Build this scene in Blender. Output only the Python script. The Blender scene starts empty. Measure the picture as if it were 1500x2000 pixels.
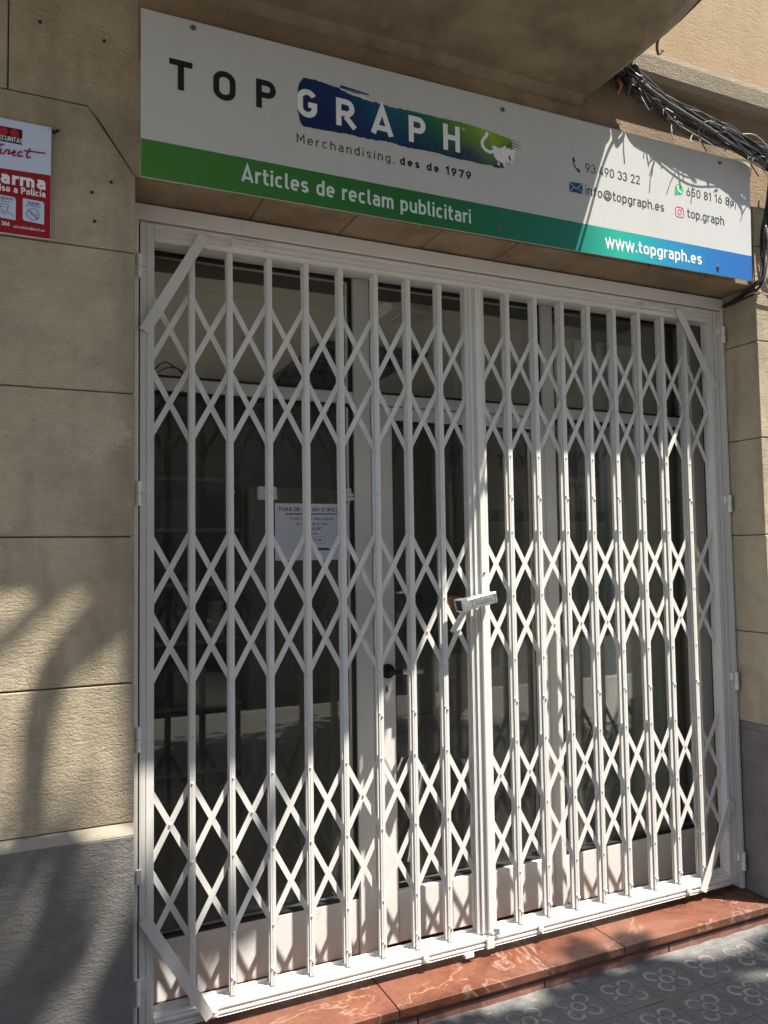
import bpy, bmesh, math, random
from mathutils import Vector, Matrix, noise
random.seed(7)
PI = math.pi
SC = bpy.context.scene
COL = SC.collection
# ------------------------------------------------------------------ camera
cam_d = bpy.data.cameras.new('camera'); cam = bpy.data.objects.new('camera', cam_d); COL.objects.link(cam)
SC.camera = cam
YAW, PITCH, ROLL = math.radians(24.756), math.radians(3.142), math.radians(-0.856)
fw = Vector((math.sin(YAW)*math.cos(PITCH), math.cos(YAW)*math.cos(PITCH), math.sin(PITCH)))
rt = Vector((math.cos(YAW), -math.sin(YAW), 0)); up = rt.cross(fw)
r2 = math.cos(ROLL)*rt + math.sin(ROLL)*up; u2 = -math.sin(ROLL)*rt + math.cos(ROLL)*up
cam.matrix_world = Matrix(((r2.x, u2.x, -fw.x, 0.0798), (r2.y, u2.y, -fw.y, -2.4611), (r2.z, u2.z, -fw.z, 1.534), (0, 0, 0, 1)))
cam_d.sensor_fit = 'VERTICAL'; cam_d.sensor_height = 24.0; cam_d.lens = 24.0*1550/2000
cam_d.clip_start = 0.05; cam_d.clip_end = 500
# ------------------------------------------------------------------ light
SUN = Vector((-1.2, 1.0, -3.25)).normalized()
world = bpy.data.worlds.new('World'); SC.world = world; world.use_nodes = True
nt = world.node_tree; bg = nt.nodes['Background']
sky = nt.nodes.new('ShaderNodeTexSky'); sky.sky_type = 'NISHITA'; sky.sun_disc = False
sky.sun_elevation = math.asin(-SUN.z); sky.sun_rotation = math.atan2(-SUN.x, -SUN.y)
nt.links.new(sky.outputs[0], bg.inputs[0]); bg.inputs[1].default_value = 0.12
sl = bpy.data.lights.new('sun', 'SUN'); sl.energy = 5.0; sl.angle = math.radians(0.5); sl.color = (1.0, 0.95, 0.87)
so = bpy.data.objects.new('sun', sl); COL.objects.link(so); so.rotation_euler = SUN.to_track_quat('-Z', 'Y').to_euler(); so.location = (3, -3, 9)
SC.view_settings.view_transform = 'Standard'; SC.view_settings.look = 'None'
SC.view_settings.gamma = 1; SC.view_settings.use_curve_mapping = False
SC.view_settings.exposure = 1.35

# ------------------------------------------------------------------ materials
def S(r, g, b):
    f = lambda c: (c/12.92 if c <= .04045 else ((c+.055)/1.055)**2.4)
    return (f(r/255), f(g/255), f(b/255), 1)
class M:
    """node helper"""
    def __init__(s, name, base, rough=.6, metal=0., spec=.5):
        s.m = bpy.data.materials.new(name); s.m.use_nodes = True; s.t = s.m.node_tree; s.N = s.t.nodes
        s.b = s.N['Principled BSDF']; s.b.inputs['Base Color'].default_value = (*base[:3], 1)
        s.b.inputs['Roughness'].default_value = rough; s.b.inputs['Metallic'].default_value = metal
        s.b.inputs['Specular IOR Level'].default_value = spec
        tc = s.N.new('ShaderNodeTexCoord'); s.co = tc.outputs['Object']; s.last = None; s.bumpn = None
    def world(s):
        g = s.N.new('ShaderNodeNewGeometry'); s.co = g.outputs['Position']; return s
    def noise(s, scale, detail=4, rough=.55, stretch=None, dist=0.):
        n = s.N.new('ShaderNodeTexNoise'); n.inputs['Scale'].default_value = scale; n.inputs['Detail'].default_value = detail
        n.inputs['Roughness'].default_value = rough; n.inputs['Distortion'].default_value = dist
        c = s.co
        if stretch:
            mp = s.N.new('ShaderNodeMapping'); mp.inputs['Scale'].default_value = stretch; s.t.links.new(c, mp.inputs[0]); c = mp.outputs[0]
        s.t.links.new(c, n.inputs['Vector']); return n.outputs[0]
    def vor(s, scale, feature='F1', stretch=None):
        n = s.N.new('ShaderNodeTexVoronoi'); n.feature = feature; n.inputs['Scale'].default_value = scale
        c = s.co
        if stretch:
            mp = s.N.new('ShaderNodeMapping'); mp.inputs['Scale'].default_value = stretch; s.t.links.new(c, mp.inputs[0]); c = mp.outputs[0]
        s.t.links.new(c, n.inputs['Vector']); return n.outputs[0]
    def ramp(s, fac, stops):
        r = s.N.new('ShaderNodeValToRGB'); e = r.color_ramp.elements
        while len(e) < len(stops): e.new(.5)
        for k, (p, c) in zip(e, stops): k.position = p; k.color = (*c[:3], 1) if len(c) >= 3 else (c[0],)*3+(1,)
        s.t.links.new(fac, r.inputs[0]); return r.outputs[0]
    def mix(s, fac, a, b, mode='MIX'):
        n = s.N.new('ShaderNodeMixRGB'); n.blend_type = mode
        for sock, v in ((0, fac), (1, a), (2, b)):
            if isinstance(v, (int, float)): n.inputs[sock].default_value = v
            elif isinstance(v, tuple): n.inputs[sock].default_value = (*v[:3], 1)
            else: s.t.links.new(v, n.inputs[sock])
        return n.outputs[0]
    def col(s, c): s.t.links.new(c, s.b.inputs['Base Color']); s.last = c; return s
    def rgh(s, c): s.t.links.new(c, s.b.inputs['Roughness']); return s
    def math(s, op, a, b=0.):
        n = s.N.new('ShaderNodeMath'); n.operation = op
        for i, v in enumerate((a, b)):
            if isinstance(v, (int, float)): n.inputs[i].default_value = v
            else: s.t.links.new(v, n.inputs[i])
        return n.outputs[0]
    def sep(s, k):
        n = s.N.new('ShaderNodeSeparateXYZ'); s.t.links.new(s.co, n.inputs[0]); return n.outputs[k]
    def bump(s, h, dist, strength=1.):
        n = s.N.new('ShaderNodeBump'); n.inputs['Distance'].default_value = dist; n.inputs['Strength'].default_value = strength
        s.t.links.new(h, n.inputs['Height'])
        if s.bumpn: s.t.links.new(s.bumpn, n.inputs['Normal'])
        s.bumpn = n.outputs[0]; s.t.links.new(s.bumpn, s.b.inputs['Normal']); return s

def stone_mat(name, c1, c2, c3, bump=.004, stain=True):
    k = M(name, c1, .92, spec=.25).world()
    big = k.noise(1.7, 5, .6); mid = k.noise(9, 6, .65); fine = k.noise(90, 6, .7, (1, 1, 1.7))
    c = k.mix(k.ramp(big, [(.35, (0, 0, 0)), (.68, (1, 1, 1))]), c1, c2)
    oi = k.N.new('ShaderNodeObjectInfo'); c = k.mix(k.math('MULTIPLY', oi.outputs['Random'], .28), c, (c2[0]*.86, c2[1]*.87, c2[2]*.9))
    c = k.mix(k.ramp(mid, [(.42, (0, 0, 0)), (.75, (.8, .8, .8))]), c, c3)
    # vertical dirt runs, wear with a shape of its own
    runs = k.ramp(k.noise(5, 5, .6, (1, 1, .16)), [(.47, (0, 0, 0)), (.72, (.62, .62, .62))])
    if stain: c = k.mix(runs, c, (c3[0]*.42, c3[1]*.42, c3[2]*.42))
    if stain:
        gr = k.ramp(k.noise(.95, 6, .62, (1, 1, .75)), [(.46, (0, 0, 0)), (.62, (.55, .55, .55))]); c = k.mix(gr, c, (c3[0]*.55, c3[1]*.54, c3[2]*.5))
        pale = k.ramp(k.noise(3.1, 7, .72), [(.62, (0, 0, 0)), (.66, (.4, .4, .4))]); c = k.mix(pale, c, (c1[0]*1.12, c1[1]*1.12, c1[2]*1.2))
    pit = k.ramp(k.vor(60, 'F1', (1, 1, 1.8)), [(.0, (0, 0, 0)), (.22, (1, 1, 1))])
    msk = k.ramp(k.noise(14, 4), [(.5, (1, 1, 1)), (.62, (0, 0, 0))])
    pit = k.mix(msk, pit, (1, 1, 1))
    c = k.mix(k.mix(.45, (1, 1, 1), pit), (c3[0]*.5, c3[1]*.5, c3[2]*.5), c)
    k.col(c)
    k.bump(mid, bump*2, .6); k.bump(fine, bump, .9); k.bump(pit, bump*.6, .7)
    k.bump(k.noise(260, 3, .6), bump*.35, .8)
    k.bump(k.ramp(k.noise(22, 6, .7, (1, 1, 3.2)), [(.38, (0, 0, 0)), (.50, (1, 1, 1))]), bump*.55, .45)
    return k.m
stone = stone_mat('sandy_stucco_stone', (.58, .485, .34), (.49, .41, .285), (.36, .30, .21), .0055)
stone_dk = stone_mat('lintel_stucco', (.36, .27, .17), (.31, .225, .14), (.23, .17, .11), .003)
plinth_m = stone_mat('grey_cement_plinth', (.245, .228, .205), (.185, .172, .155), (.13, .12, .11), .006, False)
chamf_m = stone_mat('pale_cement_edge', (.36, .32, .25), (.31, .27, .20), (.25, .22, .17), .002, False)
plaster = stone_mat('warm_plaster', (.42, .315, .19), (.37, .275, .165), (.34, .25, .15), .0022, False)
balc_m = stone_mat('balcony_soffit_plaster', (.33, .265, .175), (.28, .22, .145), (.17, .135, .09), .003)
ledge_m = stone_mat('grainy_ledge_stone', (.36, .30, .22), (.30, .25, .18), (.24, .20, .15), .006, False)
mortar = stone_mat('mortar_joint', (.13, .105, .08), (.10, .08, .06), (.08, .065, .05), .003, False)
def paint(name, c, r=.38, dirt=.25):
    k = M(name, c, r)
    n = k.noise(7, 5, .6); d = k.noise(30, 5, .65, (1, 1, .25))
    cc = k.mix(k.ramp(n, [(.35, (0, 0, 0)), (.75, (dirt,)*3)]), c, (c[0]*.72, c[1]*.70, c[2]*.66))
    cc = k.mix(k.ramp(d, [(.6, (0, 0, 0)), (.78, (dirt*1.4,)*3)]), cc, (c[0]*.55, c[1]*.52, c[2]*.46))
    k.col(cc); k.rgh(k.ramp(n, [(.3, (r-.08,)*3), (.7, (r+.18,)*3)]))
    k.bump(k.noise(45, 3), .0006, .5); k.bump(k.noise(3.5, 2), .004, .25)
    return k.m
gatep = paint('white_gate_enamel', (.79, .765, .715), .36)
framep = paint('white_shopfront_enamel', (.76, .745, .705), .42, .3)
def grad_dust():
    k = M('galvanised_steel', (.55, .58, .58), .38, .85)
    v = k.vor(120); k.col(k.ramp(v, [(.0, (.38, .41, .41)), (.7, (.66, .70, .70))])); k.bump(k.noise(90, 3), .0006, .7); return k.m
galv = grad_dust()
brass = M('dull_brass', (.22, .125, .055), .45, .5).m
chrome = M('satin_steel', (.6, .58, .54), .3, 1).m
blackm = M('black_rosette_plastic', (.012, .011, .010), .45).m
rubber = M('black_gasket', (.015, .015, .015), .6).m
screw_m = M('zinc_screw', (.35, .36, .36), .4, .8).m
def cable_mat(name, c, r=.45):
    k = M(name, c, r); k.col(k.mix(k.ramp(k.noise(20, 4), [(.4, (0, 0, 0)), (.7, (.6, .6, .6))]), c, (c[0]*1.8+.02, c[1]*1.8+.018, c[2]*1.8+.014))); return k.m
cab_b = cable_mat('black_cable', (.018, .018, .021)); cab_g = cable_mat('grey_cable', (.10, .10, .105)); cab_w = cable_mat('dusty_tan_cable', (.42, .36, .29))
def glass_mat():
    m = bpy.data.materials.new('window_glass'); m.use_nodes = True; t = m.node_tree; t.nodes.clear()
    o = t.nodes.new('ShaderNodeOutputMaterial'); mx = t.nodes.new('ShaderNodeMixShader'); tr = t.nodes.new('ShaderNodeBsdfTransparent'); gl = t.nodes.new('ShaderNodeBsdfGlossy')
    f = t.nodes.new('ShaderNodeFresnel'); f.inputs[0].default_value = 1.5; gl.inputs['Roughness'].default_value = 0.0
    mm = t.nodes.new('ShaderNodeMath'); mm.operation = 'MULTIPLY_ADD'; mm.inputs[1].default_value = .85; mm.inputs[2].default_value = 0.0; mm.use_clamp = True
    tr.inputs[0].default_value = (.95, .965, .95, 1); gl.inputs[0].default_value = (.95, 1, .98, 1)
    tc = t.nodes.new('ShaderNodeTexCoord'); n = t.nodes.new('ShaderNodeTexNoise'); n.inputs['Scale'].default_value = 1.6; n.inputs['Detail'].default_value = 1
    b = t.nodes.new('ShaderNodeBump'); b.inputs['Distance'].default_value = .0015; b.inputs['Strength'].default_value = .2
    t.links.new(tc.outputs['Object'], n.inputs[0]); t.links.new(n.outputs[0], b.inputs['Height']); t.links.new(b.outputs[0], gl.inputs['Normal'])
    t.links.new(f.outputs[0], mm.inputs[0]); t.links.new(mm.outputs[0], mx.inputs[0]); t.links.new(tr.outputs[0], mx.inputs[1]); t.links.new(gl.outputs[0], mx.inputs[2]); df = t.nodes.new('ShaderNodeBsdfDiffuse'); df.inputs[0].default_value = (.62, .60, .55, 1); m2 = t.nodes.new('ShaderNodeMixShader'); n2 = t.nodes.new('ShaderNodeTexNoise'); n2.inputs['Scale'].default_value = 4; n2.inputs['Detail'].default_value = 8; n2.inputs['Roughness'].default_value = .7
    m3 = t.nodes.new('ShaderNodeMath'); m3.operation = 'MULTIPLY'; m3.inputs[1].default_value = .085
    t.links.new(tc.outputs['Object'], n2.inputs[0]); t.links.new(n2.outputs[0], m3.inputs[0]); t.links.new(m3.outputs[0], m2.inputs[0]); t.links.new(mx.outputs[0], m2.inputs[1]); t.links.new(df.outputs[0], m2.inputs[2]); t.links.new(m2.outputs[0], o.inputs[0])
    return m
glass = glass_mat()
def marble():
    k = M('red_marble_step', (.36, .13, .08), .35, spec=.5)
    n = k.noise(5, 8, .62, None, 1.2); n2 = k.noise(16, 8, .7, None, 2.0); n3 = k.noise(3, 3, .5)
    c = k.ramp(n, [(.28, (.07, .019, .009)), (.5, (.135, .041, .020)), (.72, (.20, .074, .042))])
    c = k.mix(k.ramp(n2, [(.485, (0, 0, 0)), (.5, (.3, .3, .3)), (.515, (0, 0, 0))]), c, (.26, .135, .085))
    c = k.mix(k.ramp(k.noise(2.2, 6, .6, None, .6), [(.49, (0, 0, 0)), (.5, (.7, .7, .7)), (.51, (0, 0, 0))]), c, (.36, .22, .16))
    c = k.mix(k.ramp(n3, [(.42, (0, 0, 0)), (.7, (.4, .4, .4))]), c, (.20, .12, .09))
    c = k.mix(k.ramp(k.noise(60, 5, .75), [(.55, (0, 0, 0)), (.72, (.5, .5, .5))]), c, (.27, .17, .125))
    k.col(c); k.rgh(k.ramp(n2, [(.3, (.3,)*3), (.7, (.6,)*3)])); k.bump(n2, .0012, .4); return k.m
marble_m = marble()
def riser():
    k = M('brown_riser_stone', (.24, .11, .08), .7)
    n = k.noise(9, 6, .65); k.col(k.mix(k.ramp(k.noise(30, 5), [(.55, (0, 0, 0)), (.68, (.6,)*3)]), k.ramp(n, [(.3, (.17, .07, .05)), (.7, (.32, .14, .10))]), (.30, .24, .20))); k.bump(n, .003, .6); return k.m
riser_m = riser()
def tile_m():
    k = M('grey_panot_cement', (.12, .118, .115), .8).world()
    n = k.noise(6, 6, .65); f = k.noise(70, 5, .7)
    c = k.ramp(n, [(.3, (.078, .075, .071)), (.7, (.15, .144, .135))]); c = k.mix(k.ramp(f, [(.45, (0, 0, 0)), (.8, (.5,)*3)]), c, (.24, .235, .22))
    k.col(c); k.rgh(k.ramp(n, [(.3, (.5,)*3), (.7, (.85,)*3)])); k.bump(f, .002, .8); return k.m
panot = tile_m()
def ring_m():
    k = M('dusty_worn_ring', (.24, .235, .225), .85).world()
    n = k.noise(10, 6, .7); k.col(k.ramp(n, [(.35, (.14, .135, .125)), (.62, (.31, .30, .27))])); k.bump(k.noise(70, 5, .7), .002, .8); return k.m
ringm = ring_m()
def rough_cement(name, a, b, bm=.006):
    k = M(name, a, .9).world(); n = k.noise(14, 7, .7); f = k.noise(80, 5, .7)
    k.col(k.ramp(n, [(.3, a), (.7, b)])); k.bump(n, bm, .9); k.bump(f, bm*.5, .9); return k.m
cem = rough_cement('rough_grey_mortar', (.09, .088, .083), (.21, .205, .19), .01)
grout = rough_cement('dusty_grout', (.22, .20, .17), (.34, .31, .27), .003)
asph = rough_cement('asphalt', (.04, .04, .042), (.07, .07, .072))
kerbm = rough_cement('granite_kerb', (.28, .27, .26), (.38, .37, .35))
def flat(name, c, r=.5): return M(name, c, r).m

# ------------------------------------------------------------------ object helpers
ORG = {}
def tag(o, label=None, cat=None, group=None, kind=None):
    if label: o['label'] = label
    if cat: o['category'] = cat
    if group: o['group'] = group
    if kind: o['kind'] = kind
    return o
def empty(name, loc, label=None, cat=None, group=None, kind=None):
    o = bpy.data.objects.new(name, None); COL.objects.link(o); o.location = loc; o.empty_display_size = .1
    ORG[o] = Vector(loc); return tag(o, label, cat, group, kind)
DEEP = 0; PROUD = False
class MB:
    def __init__(s): s.v = []; s.f = []; s.mi = []; s.k = 0
    def add(s, vs, fs, mi=0):
        o = len(s.v); s.v += [tuple(p) for p in vs]; s.f += [tuple(i+o for i in f) for f in fs]; s.mi += [mi]*len(fs); return s
    def box(s, x0, x1, y0, y1, z0, z1, mi=0):
        return s.add([(x0, y0, z0), (x1, y0, z0), (x1, y1, z0), (x0, y1, z0), (x0, y0, z1), (x1, y0, z1), (x1, y1, z1), (x0, y1, z1)],
                     [(3, 2, 1, 0), (4, 5, 6, 7), (0, 1, 5, 4), (1, 2, 6, 5), (2, 3, 7, 6), (3, 0, 4, 7)], mi)
    def prism(s, prof, a0, a1, axis='x', mi=0):
        """prof in (y,z) for x, (x,y) for z, (x,z) for y"""
        n = len(prof); g = {'x': lambda p, a: (a, p[0], p[1]), 'z': lambda p, a: (p[0], p[1], a), 'y': lambda p, a: (p[0], a, p[1])}[axis]
        vs = [g(p, a0) for p in prof]+[g(p, a1) for p in prof]
        return s.add(vs, [tuple(range(n))[::-1], tuple(range(n, 2*n))]+[(i, (i+1) % n, n+(i+1) % n, n+i) for i in range(n)], mi)
    def tube(s, pts, r, n=8, mi=0, caps=True):
        pts = [Vector(p) for p in pts]; vs = []; rr = r if isinstance(r, (list, tuple)) else [r]*len(pts)
        t0 = (pts[1]-pts[0]).normalized(); nrm = t0.orthogonal().normalized()
        for i, p in enumerate(pts):
            t = (pts[min(i+1, len(pts)-1)]-pts[max(i-1, 0)]).normalized()
            nrm = (nrm-t*nrm.dot(t)); nrm = nrm.normalized() if nrm.length > 1e-6 else t.orthogonal().normalized()
            b = t.cross(nrm)
            for k in range(n):
                a = 2*PI*k/n; vs.append(p+(nrm*math.cos(a)+b*math.sin(a))*rr[i])
        fs = [(i*n+k, i*n+(k+1) % n, (i+1)*n+(k+1) % n, (i+1)*n+k) for i in range(len(pts)-1) for k in range(n)]
        if caps: fs += [tuple(range(n))[::-1], tuple(range((len(pts)-1)*n, len(pts)*n))]
        return s.add(vs, fs, mi)
    def build(s, name, mat, parent=None, bevel=0, smooth=False, at=None, seg=1, disp=0):
        if DEEP: s.v = [(.08+(v[0]-.08)*1.0084, v[1]+DEEP, v[2]) for v in s.v]
        if PROUD: s.v = [(.08+(v[0]-.08)*.9924, v[1]-.017, 1.534+(v[2]-1.534)*.9924) for v in s.v]
        me = bpy.data.meshes.new(name); org = ORG.get(parent, Vector((0, 0, 0))) if at is None else Vector(at)
        me.from_pydata([(v[0]-org.x, v[1]-org.y, v[2]-org.z) for v in s.v], [], s.f)
        if s.mi and max(s.mi): me.polygons.foreach_set('material_index', s.mi)
        bm = bmesh.new(); bm.from_mesh(me); bmesh.ops.recalc_face_normals(bm, faces=bm.faces)
        if bevel: bmesh.ops.bevel(bm, geom=[e for e in bm.edges], offset=bevel, segments=seg, affect='EDGES', profile=.5)
        if disp:
            bmesh.ops.subdivide_edges(bm, edges=[e for e in bm.edges if e.calc_length() > .06], cuts=6, use_grid_fill=True)
            for v in bm.verts:
                p = v.co+org; v.co += noise.noise_vector(p*7)*disp + noise.noise_vector(p*23)*disp*.5
        bm.to_mesh(me); bm.free()
        for q in (mat if isinstance(mat, (list, tuple)) else [mat]): me.materials.append(q)
        if smooth: me.polygons.foreach_set('use_smooth', [True]*len(me.polygons))
        o = bpy.data.objects.new(name, me); COL.objects.link(o); o.parent = parent
        if parent is None and at is not None: o.location = org
        ORG[o] = org; return o
def inst(src, parent, loc, name=None, rot=None):
    o = src.copy(); COL.objects.link(o); o.parent = parent; o.location = loc
    if rot is not None: o.rotation_euler = rot
    return o
def struct(mb, name, mat, **k): o = mb.build(name, mat, **k); o['kind'] = 'structure'; return o

# ------------------------------------------------------------------ the ground
GZ = 0.07
struct(MB().box(-60, 60, -60, 30, -1.2, -.9), 'ground', asph)
struct(MB().box(-30, 30, -10.2, -4.7, -.9, -.07), 'road', asph)
struct(MB().box(-30, 30, -4.7, -4.5, -.9, GZ), 'kerb', kerbm, bevel=.01)
struct(MB().box(-30, 30, -4.5, .6, -.9, GZ-.0016), 'pavement', grout)
struct(MB().box(-30, 30, -10.4, -10.2, -.9, GZ), 'far_kerb', kerbm, bevel=.01)
struct(MB().box(-30, 30, -14.5, -10.4, -.9, GZ-.01), 'far_pavement', asph)
# paving tiles: cement squares with a raised five-ring flower
T = .188; PX0 = 1.736-T/2-8*T; PY0 = -.217
pav = bpy.data.objects['pavement']; ORG[pav] = Vector((0, 0, 0))
def ring_pts(cx, cy, r, w, a0, a1, n):
    o = [(cx+(r+w/2)*math.cos(a0+(a1-a0)*i/n), cy+(r+w/2)*math.sin(a0+(a1-a0)*i/n)) for i in range(n+1)]
    i_ = [(cx+(r-w/2)*math.cos(a0+(a1-a0)*i/n), cy+(r-w/2)*math.sin(a0+(a1-a0)*i/n)) for i in range(n+1)]
    return o, i_
def tile_mesh():
    mb = MB(); h = T/2-.0013; mb.box(-h, h, -h, h, -.012, 0)
    def band(cx, cy, r, w, a0, a1, n, zt):
        o, i_ = ring_pts(cx, cy, r, w, a0, a1, n); oo, _ = ring_pts(cx, cy, r+.0014, w, a0, a1, n); _, ii = ring_pts(cx, cy, r-.0014, w, a0, a1, n)
        vs = [(x, y, -.001) for x, y in oo]+[(x, y, zt) for x, y in o]+[(x, y, zt) for x, y in i_]+[(x, y, -.001) for x, y in ii]; m = n+1
        mb.add(vs, [(q*m+i, q*m+i+1, (q+1)*m+i+1, (q+1)*m+i) for q in range(3) for i in range(n)], 1)
    rc = .118*T; band(0, 0, rc, .05*T, 0, 2*PI, 24, .0022)
    for k in range(4):
        a = PI/4+k*PI/2; d = .262*T; cx, cy = d*math.cos(a), d*math.sin(a); band(cx, cy, .128*T, .05*T, a-PI*.74, a+PI*.74, 18, .0018)
    return mb
t0 = tile_mesh().build('paving_tile', [panot, ringm], pav)
tiles = []
for i in range(22):
    for j in range(10):
        o = t0 if not tiles else inst(t0, pav, (0, 0, 0)); tiles.append(o)
        o.location = (PX0+(i+.5)*T+random.uniform(-.0006, .0006), PY0-(j+.5)*T+random.uniform(-.0006, .0006), GZ+random.uniform(-.0005, .0007))
        o.rotation_euler = (random.uniform(-.003, .003), random.uniform(-.003, .003), random.choice([0, PI/2, PI, -PI/2])+random.uniform(-.003, .003))
def slab_grid(x0, x1, y0, y1, z, nx, ny, amp, name, mat, parent):
    mb = MB(); vs = []
    for j in range(ny+1):
        for i in range(nx+1):
            x = x0+(x1-x0)*i/nx; y = y0+(y1-y0)*j/ny; vs.append((x, y+(noise.noise(Vector((x*9, 3, 0)))*.012 if j == 0 else 0), z+noise.noise(Vector((x*16, y*30, 1)))*amp+ (0 if j else -.006)))
    mb.add(vs, [(j*(nx+1)+i, j*(nx+1)+i+1, (j+1)*(nx+1)+i+1, (j+1)*(nx+1)+i) for j in range(ny) for i in range(nx)])
    return mb.build(name, mat, parent, smooth=True)
slab_grid(-.3, 4.2, -.232, -.174, GZ+.001, 220, 5, .005, 'mortar_fillet', cem, pav)

# ------------------------------------------------------------------ the building front
B = empty('building', (1.6, .3, GZ), 'sandy rendered stone building front around the white shop gate', 'building')
WY = -.19; XL = .372; XR = 2.822; J = .0017
MB().box(-5, XL-.012, WY+.012, .6, GZ, 3.19).build('mortar_core', mortar, B)
MB().box(XR+.012, 9, WY+.012, .030, GZ, 3.19).build('mortar_core', mortar, B); MB().box(2.905, 9, .0305, .6, GZ, 3.19).build('mortar_core', mortar, B)
MB().box(XL-.02, 2.904, WY+.012, .6, 2.63, 3.19).build('mortar_core', mortar, B)
def block(x0, x1, z0, z1, y0=WY, y1=.36, mat=stone, name='stone_block'):
    return MB().box(x0+J, x1-J, y0+random.uniform(-.0015, .0015), y1, z0+J, z1-J).build(name, mat, B, bevel=.003, seg=1)
zs = [.826, 1.198, 1.596, 1.993, 2.392, 2.79, 3.19]
for k in range(6):
    z0, z1 = zs[k], zs[k+1]
    off = (-.72 if k % 2 else -.36)
    if k < 4:
        edges = [XL, off] + [off-.78*(i+1) for i in range(5)]
    elif k == 4:
        edges = [None, off] + [off-.78*(i+1) for i in range(5)]
        # springer with its slanting joint under the flat arch
        MB().prism([(off+J, z0+J), (XL-J, z0+J), (XL-J, 2.612), (.245, z1-J), (off+J, z1-J)], WY, .36, 'y').build('stone_block', stone, B, bevel=.003)
        edges = edges[1:]
    else:
        edges = [.043, off] + [off-.78*(i+1) for i in range(5)]
        MB().prism([(.043+J, z0+J), (.243, z0+J), (.28, z0-.042), (.366, 2.622), (.50, 2.622), (.50-J, z1-J), (.043+J, z1-J)], WY+.001, .36, 'y').build('stone_block', stone, B)
    for a, b in zip(edges[1:], edges[:-1]): block(a, b, z0, z1)
    off = 3.32 if k % 2 else 3.62
    edges = [XR, off]+[off+.72*(i+1) for i in range(7)]
    if k > 3: edges[0] = XR+.0
    for q, (a, b) in enumerate(zip(edges[:-1], edges[1:])): block(a, b, z0, z1, y1=.36 if q else .036)
# flat arch over the opening; its joints show on the soffit
vx = [.50, .745, 1.05, 1.36, 1.66, 1.96, 2.26, 2.55, XR]
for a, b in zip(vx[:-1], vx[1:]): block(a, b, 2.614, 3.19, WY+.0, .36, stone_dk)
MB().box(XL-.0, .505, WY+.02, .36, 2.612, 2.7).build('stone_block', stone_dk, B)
# plinths with a pale chamfered top edge
for x0, x1 in ((-5, XL-.004), (XR+.004, 9)):
    yb = .36 if x0 < 0 else .036
    MB().box(x0, x1, WY-.024, yb, GZ-.1, .80).build('plinth', plinth_m, B, bevel=.004)
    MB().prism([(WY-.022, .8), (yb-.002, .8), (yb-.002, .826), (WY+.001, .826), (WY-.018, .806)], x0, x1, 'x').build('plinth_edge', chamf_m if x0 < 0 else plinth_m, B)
# upper wall, band between sign and balcony, string course
MB().box(-5, 9, WY+.004, .6, 3.19, 8.2).build('upper_wall', plaster, B)
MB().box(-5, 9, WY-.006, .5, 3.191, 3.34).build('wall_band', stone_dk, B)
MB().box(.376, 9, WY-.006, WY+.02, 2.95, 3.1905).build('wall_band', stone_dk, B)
lp = [(WY+.02, 3.325), (WY-.05, 3.325), (WY-.062, 3.345), (WY-.066, 3.41), (WY-.062, 3.43), (WY-.03, 3.444), (WY+.02, 3.452)]
MB().prism(lp, 2.0, 9, 'x').build('string_course', ledge_m, B, bevel=.002)
# balcony slab: flat underside, flared side, rounded corner in plan
def balcony():
    def outline(xr, yf, rad):
        p = [(-1.9, WY+.05)]; p += [(-1.9, yf)]
        for i in range(11):
            a = -PI/2+PI/2*i/10; p.append((xr-rad+rad*math.cos(a), yf+rad+rad*math.sin(a)))
        p.append((xr, WY+.05)); return p
    levels = [(3.195, 1.945, -.655, .20), (3.225, 1.985, -.73, .22), (3.30, 2.075, -.76, .26), (3.40, 2.165, -.79, .28), (3.46, 2.18, -.80, .28), (3.62, 2.18, -.81, .28), (3.64, 2.22, -.86, .30), (3.72, 2.22, -.88, .30)]
    mb = MB(); n = None; vs = []
    for z, xr, yf, rad in levels:
        o = outline(xr, yf, rad); n = len(o); vs += [(x, y, z) for x, y in o]
    fs = [tuple(range(n))]+[tuple(range((len(levels)-1)*n, len(levels)*n))]
    for l in range(len(levels)-1): fs += [(l*n+i, l*n+(i+1) % n, (l+1)*n+(i+1) % n, (l+1)*n+i) for i in range(n)]
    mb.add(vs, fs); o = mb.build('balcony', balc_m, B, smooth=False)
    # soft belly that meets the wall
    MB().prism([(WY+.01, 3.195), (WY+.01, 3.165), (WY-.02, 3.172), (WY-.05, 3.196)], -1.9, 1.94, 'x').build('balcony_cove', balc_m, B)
    rail = MB()
    for zz in (3.80, 4.62):
        rail.tube([(-1.85, -.82, zz), (1.95, -.82, zz), (2.16, -.62, zz), (2.16, WY, zz)], .012, 6)
    o2 = rail.build('balcony_rail', rubber, B)
    bar = MB().tube([(0, 0, 0), (0, 0, .82)], .006, 6).build('baluster', rubber, B, at=(0, 0, 0)); first = True
    for i in range(32):
        p = (-1.8+.12*i, -.82, 3.8)
        q = bar if first else inst(bar, B, (0, 0, 0)); first = False
        q.location = Vector(p)-ORG[B]
    for k in range(3): MB().tube([(-1.8+i*1.25+.6*0, -.82, 3.7) if False else (-1.7+k*1.8, -.82, 3.7), (-1.7+k*1.8, -.82, 4.62)], .011, 6).build('rail_post', rubber, B)
balcony()
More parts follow.
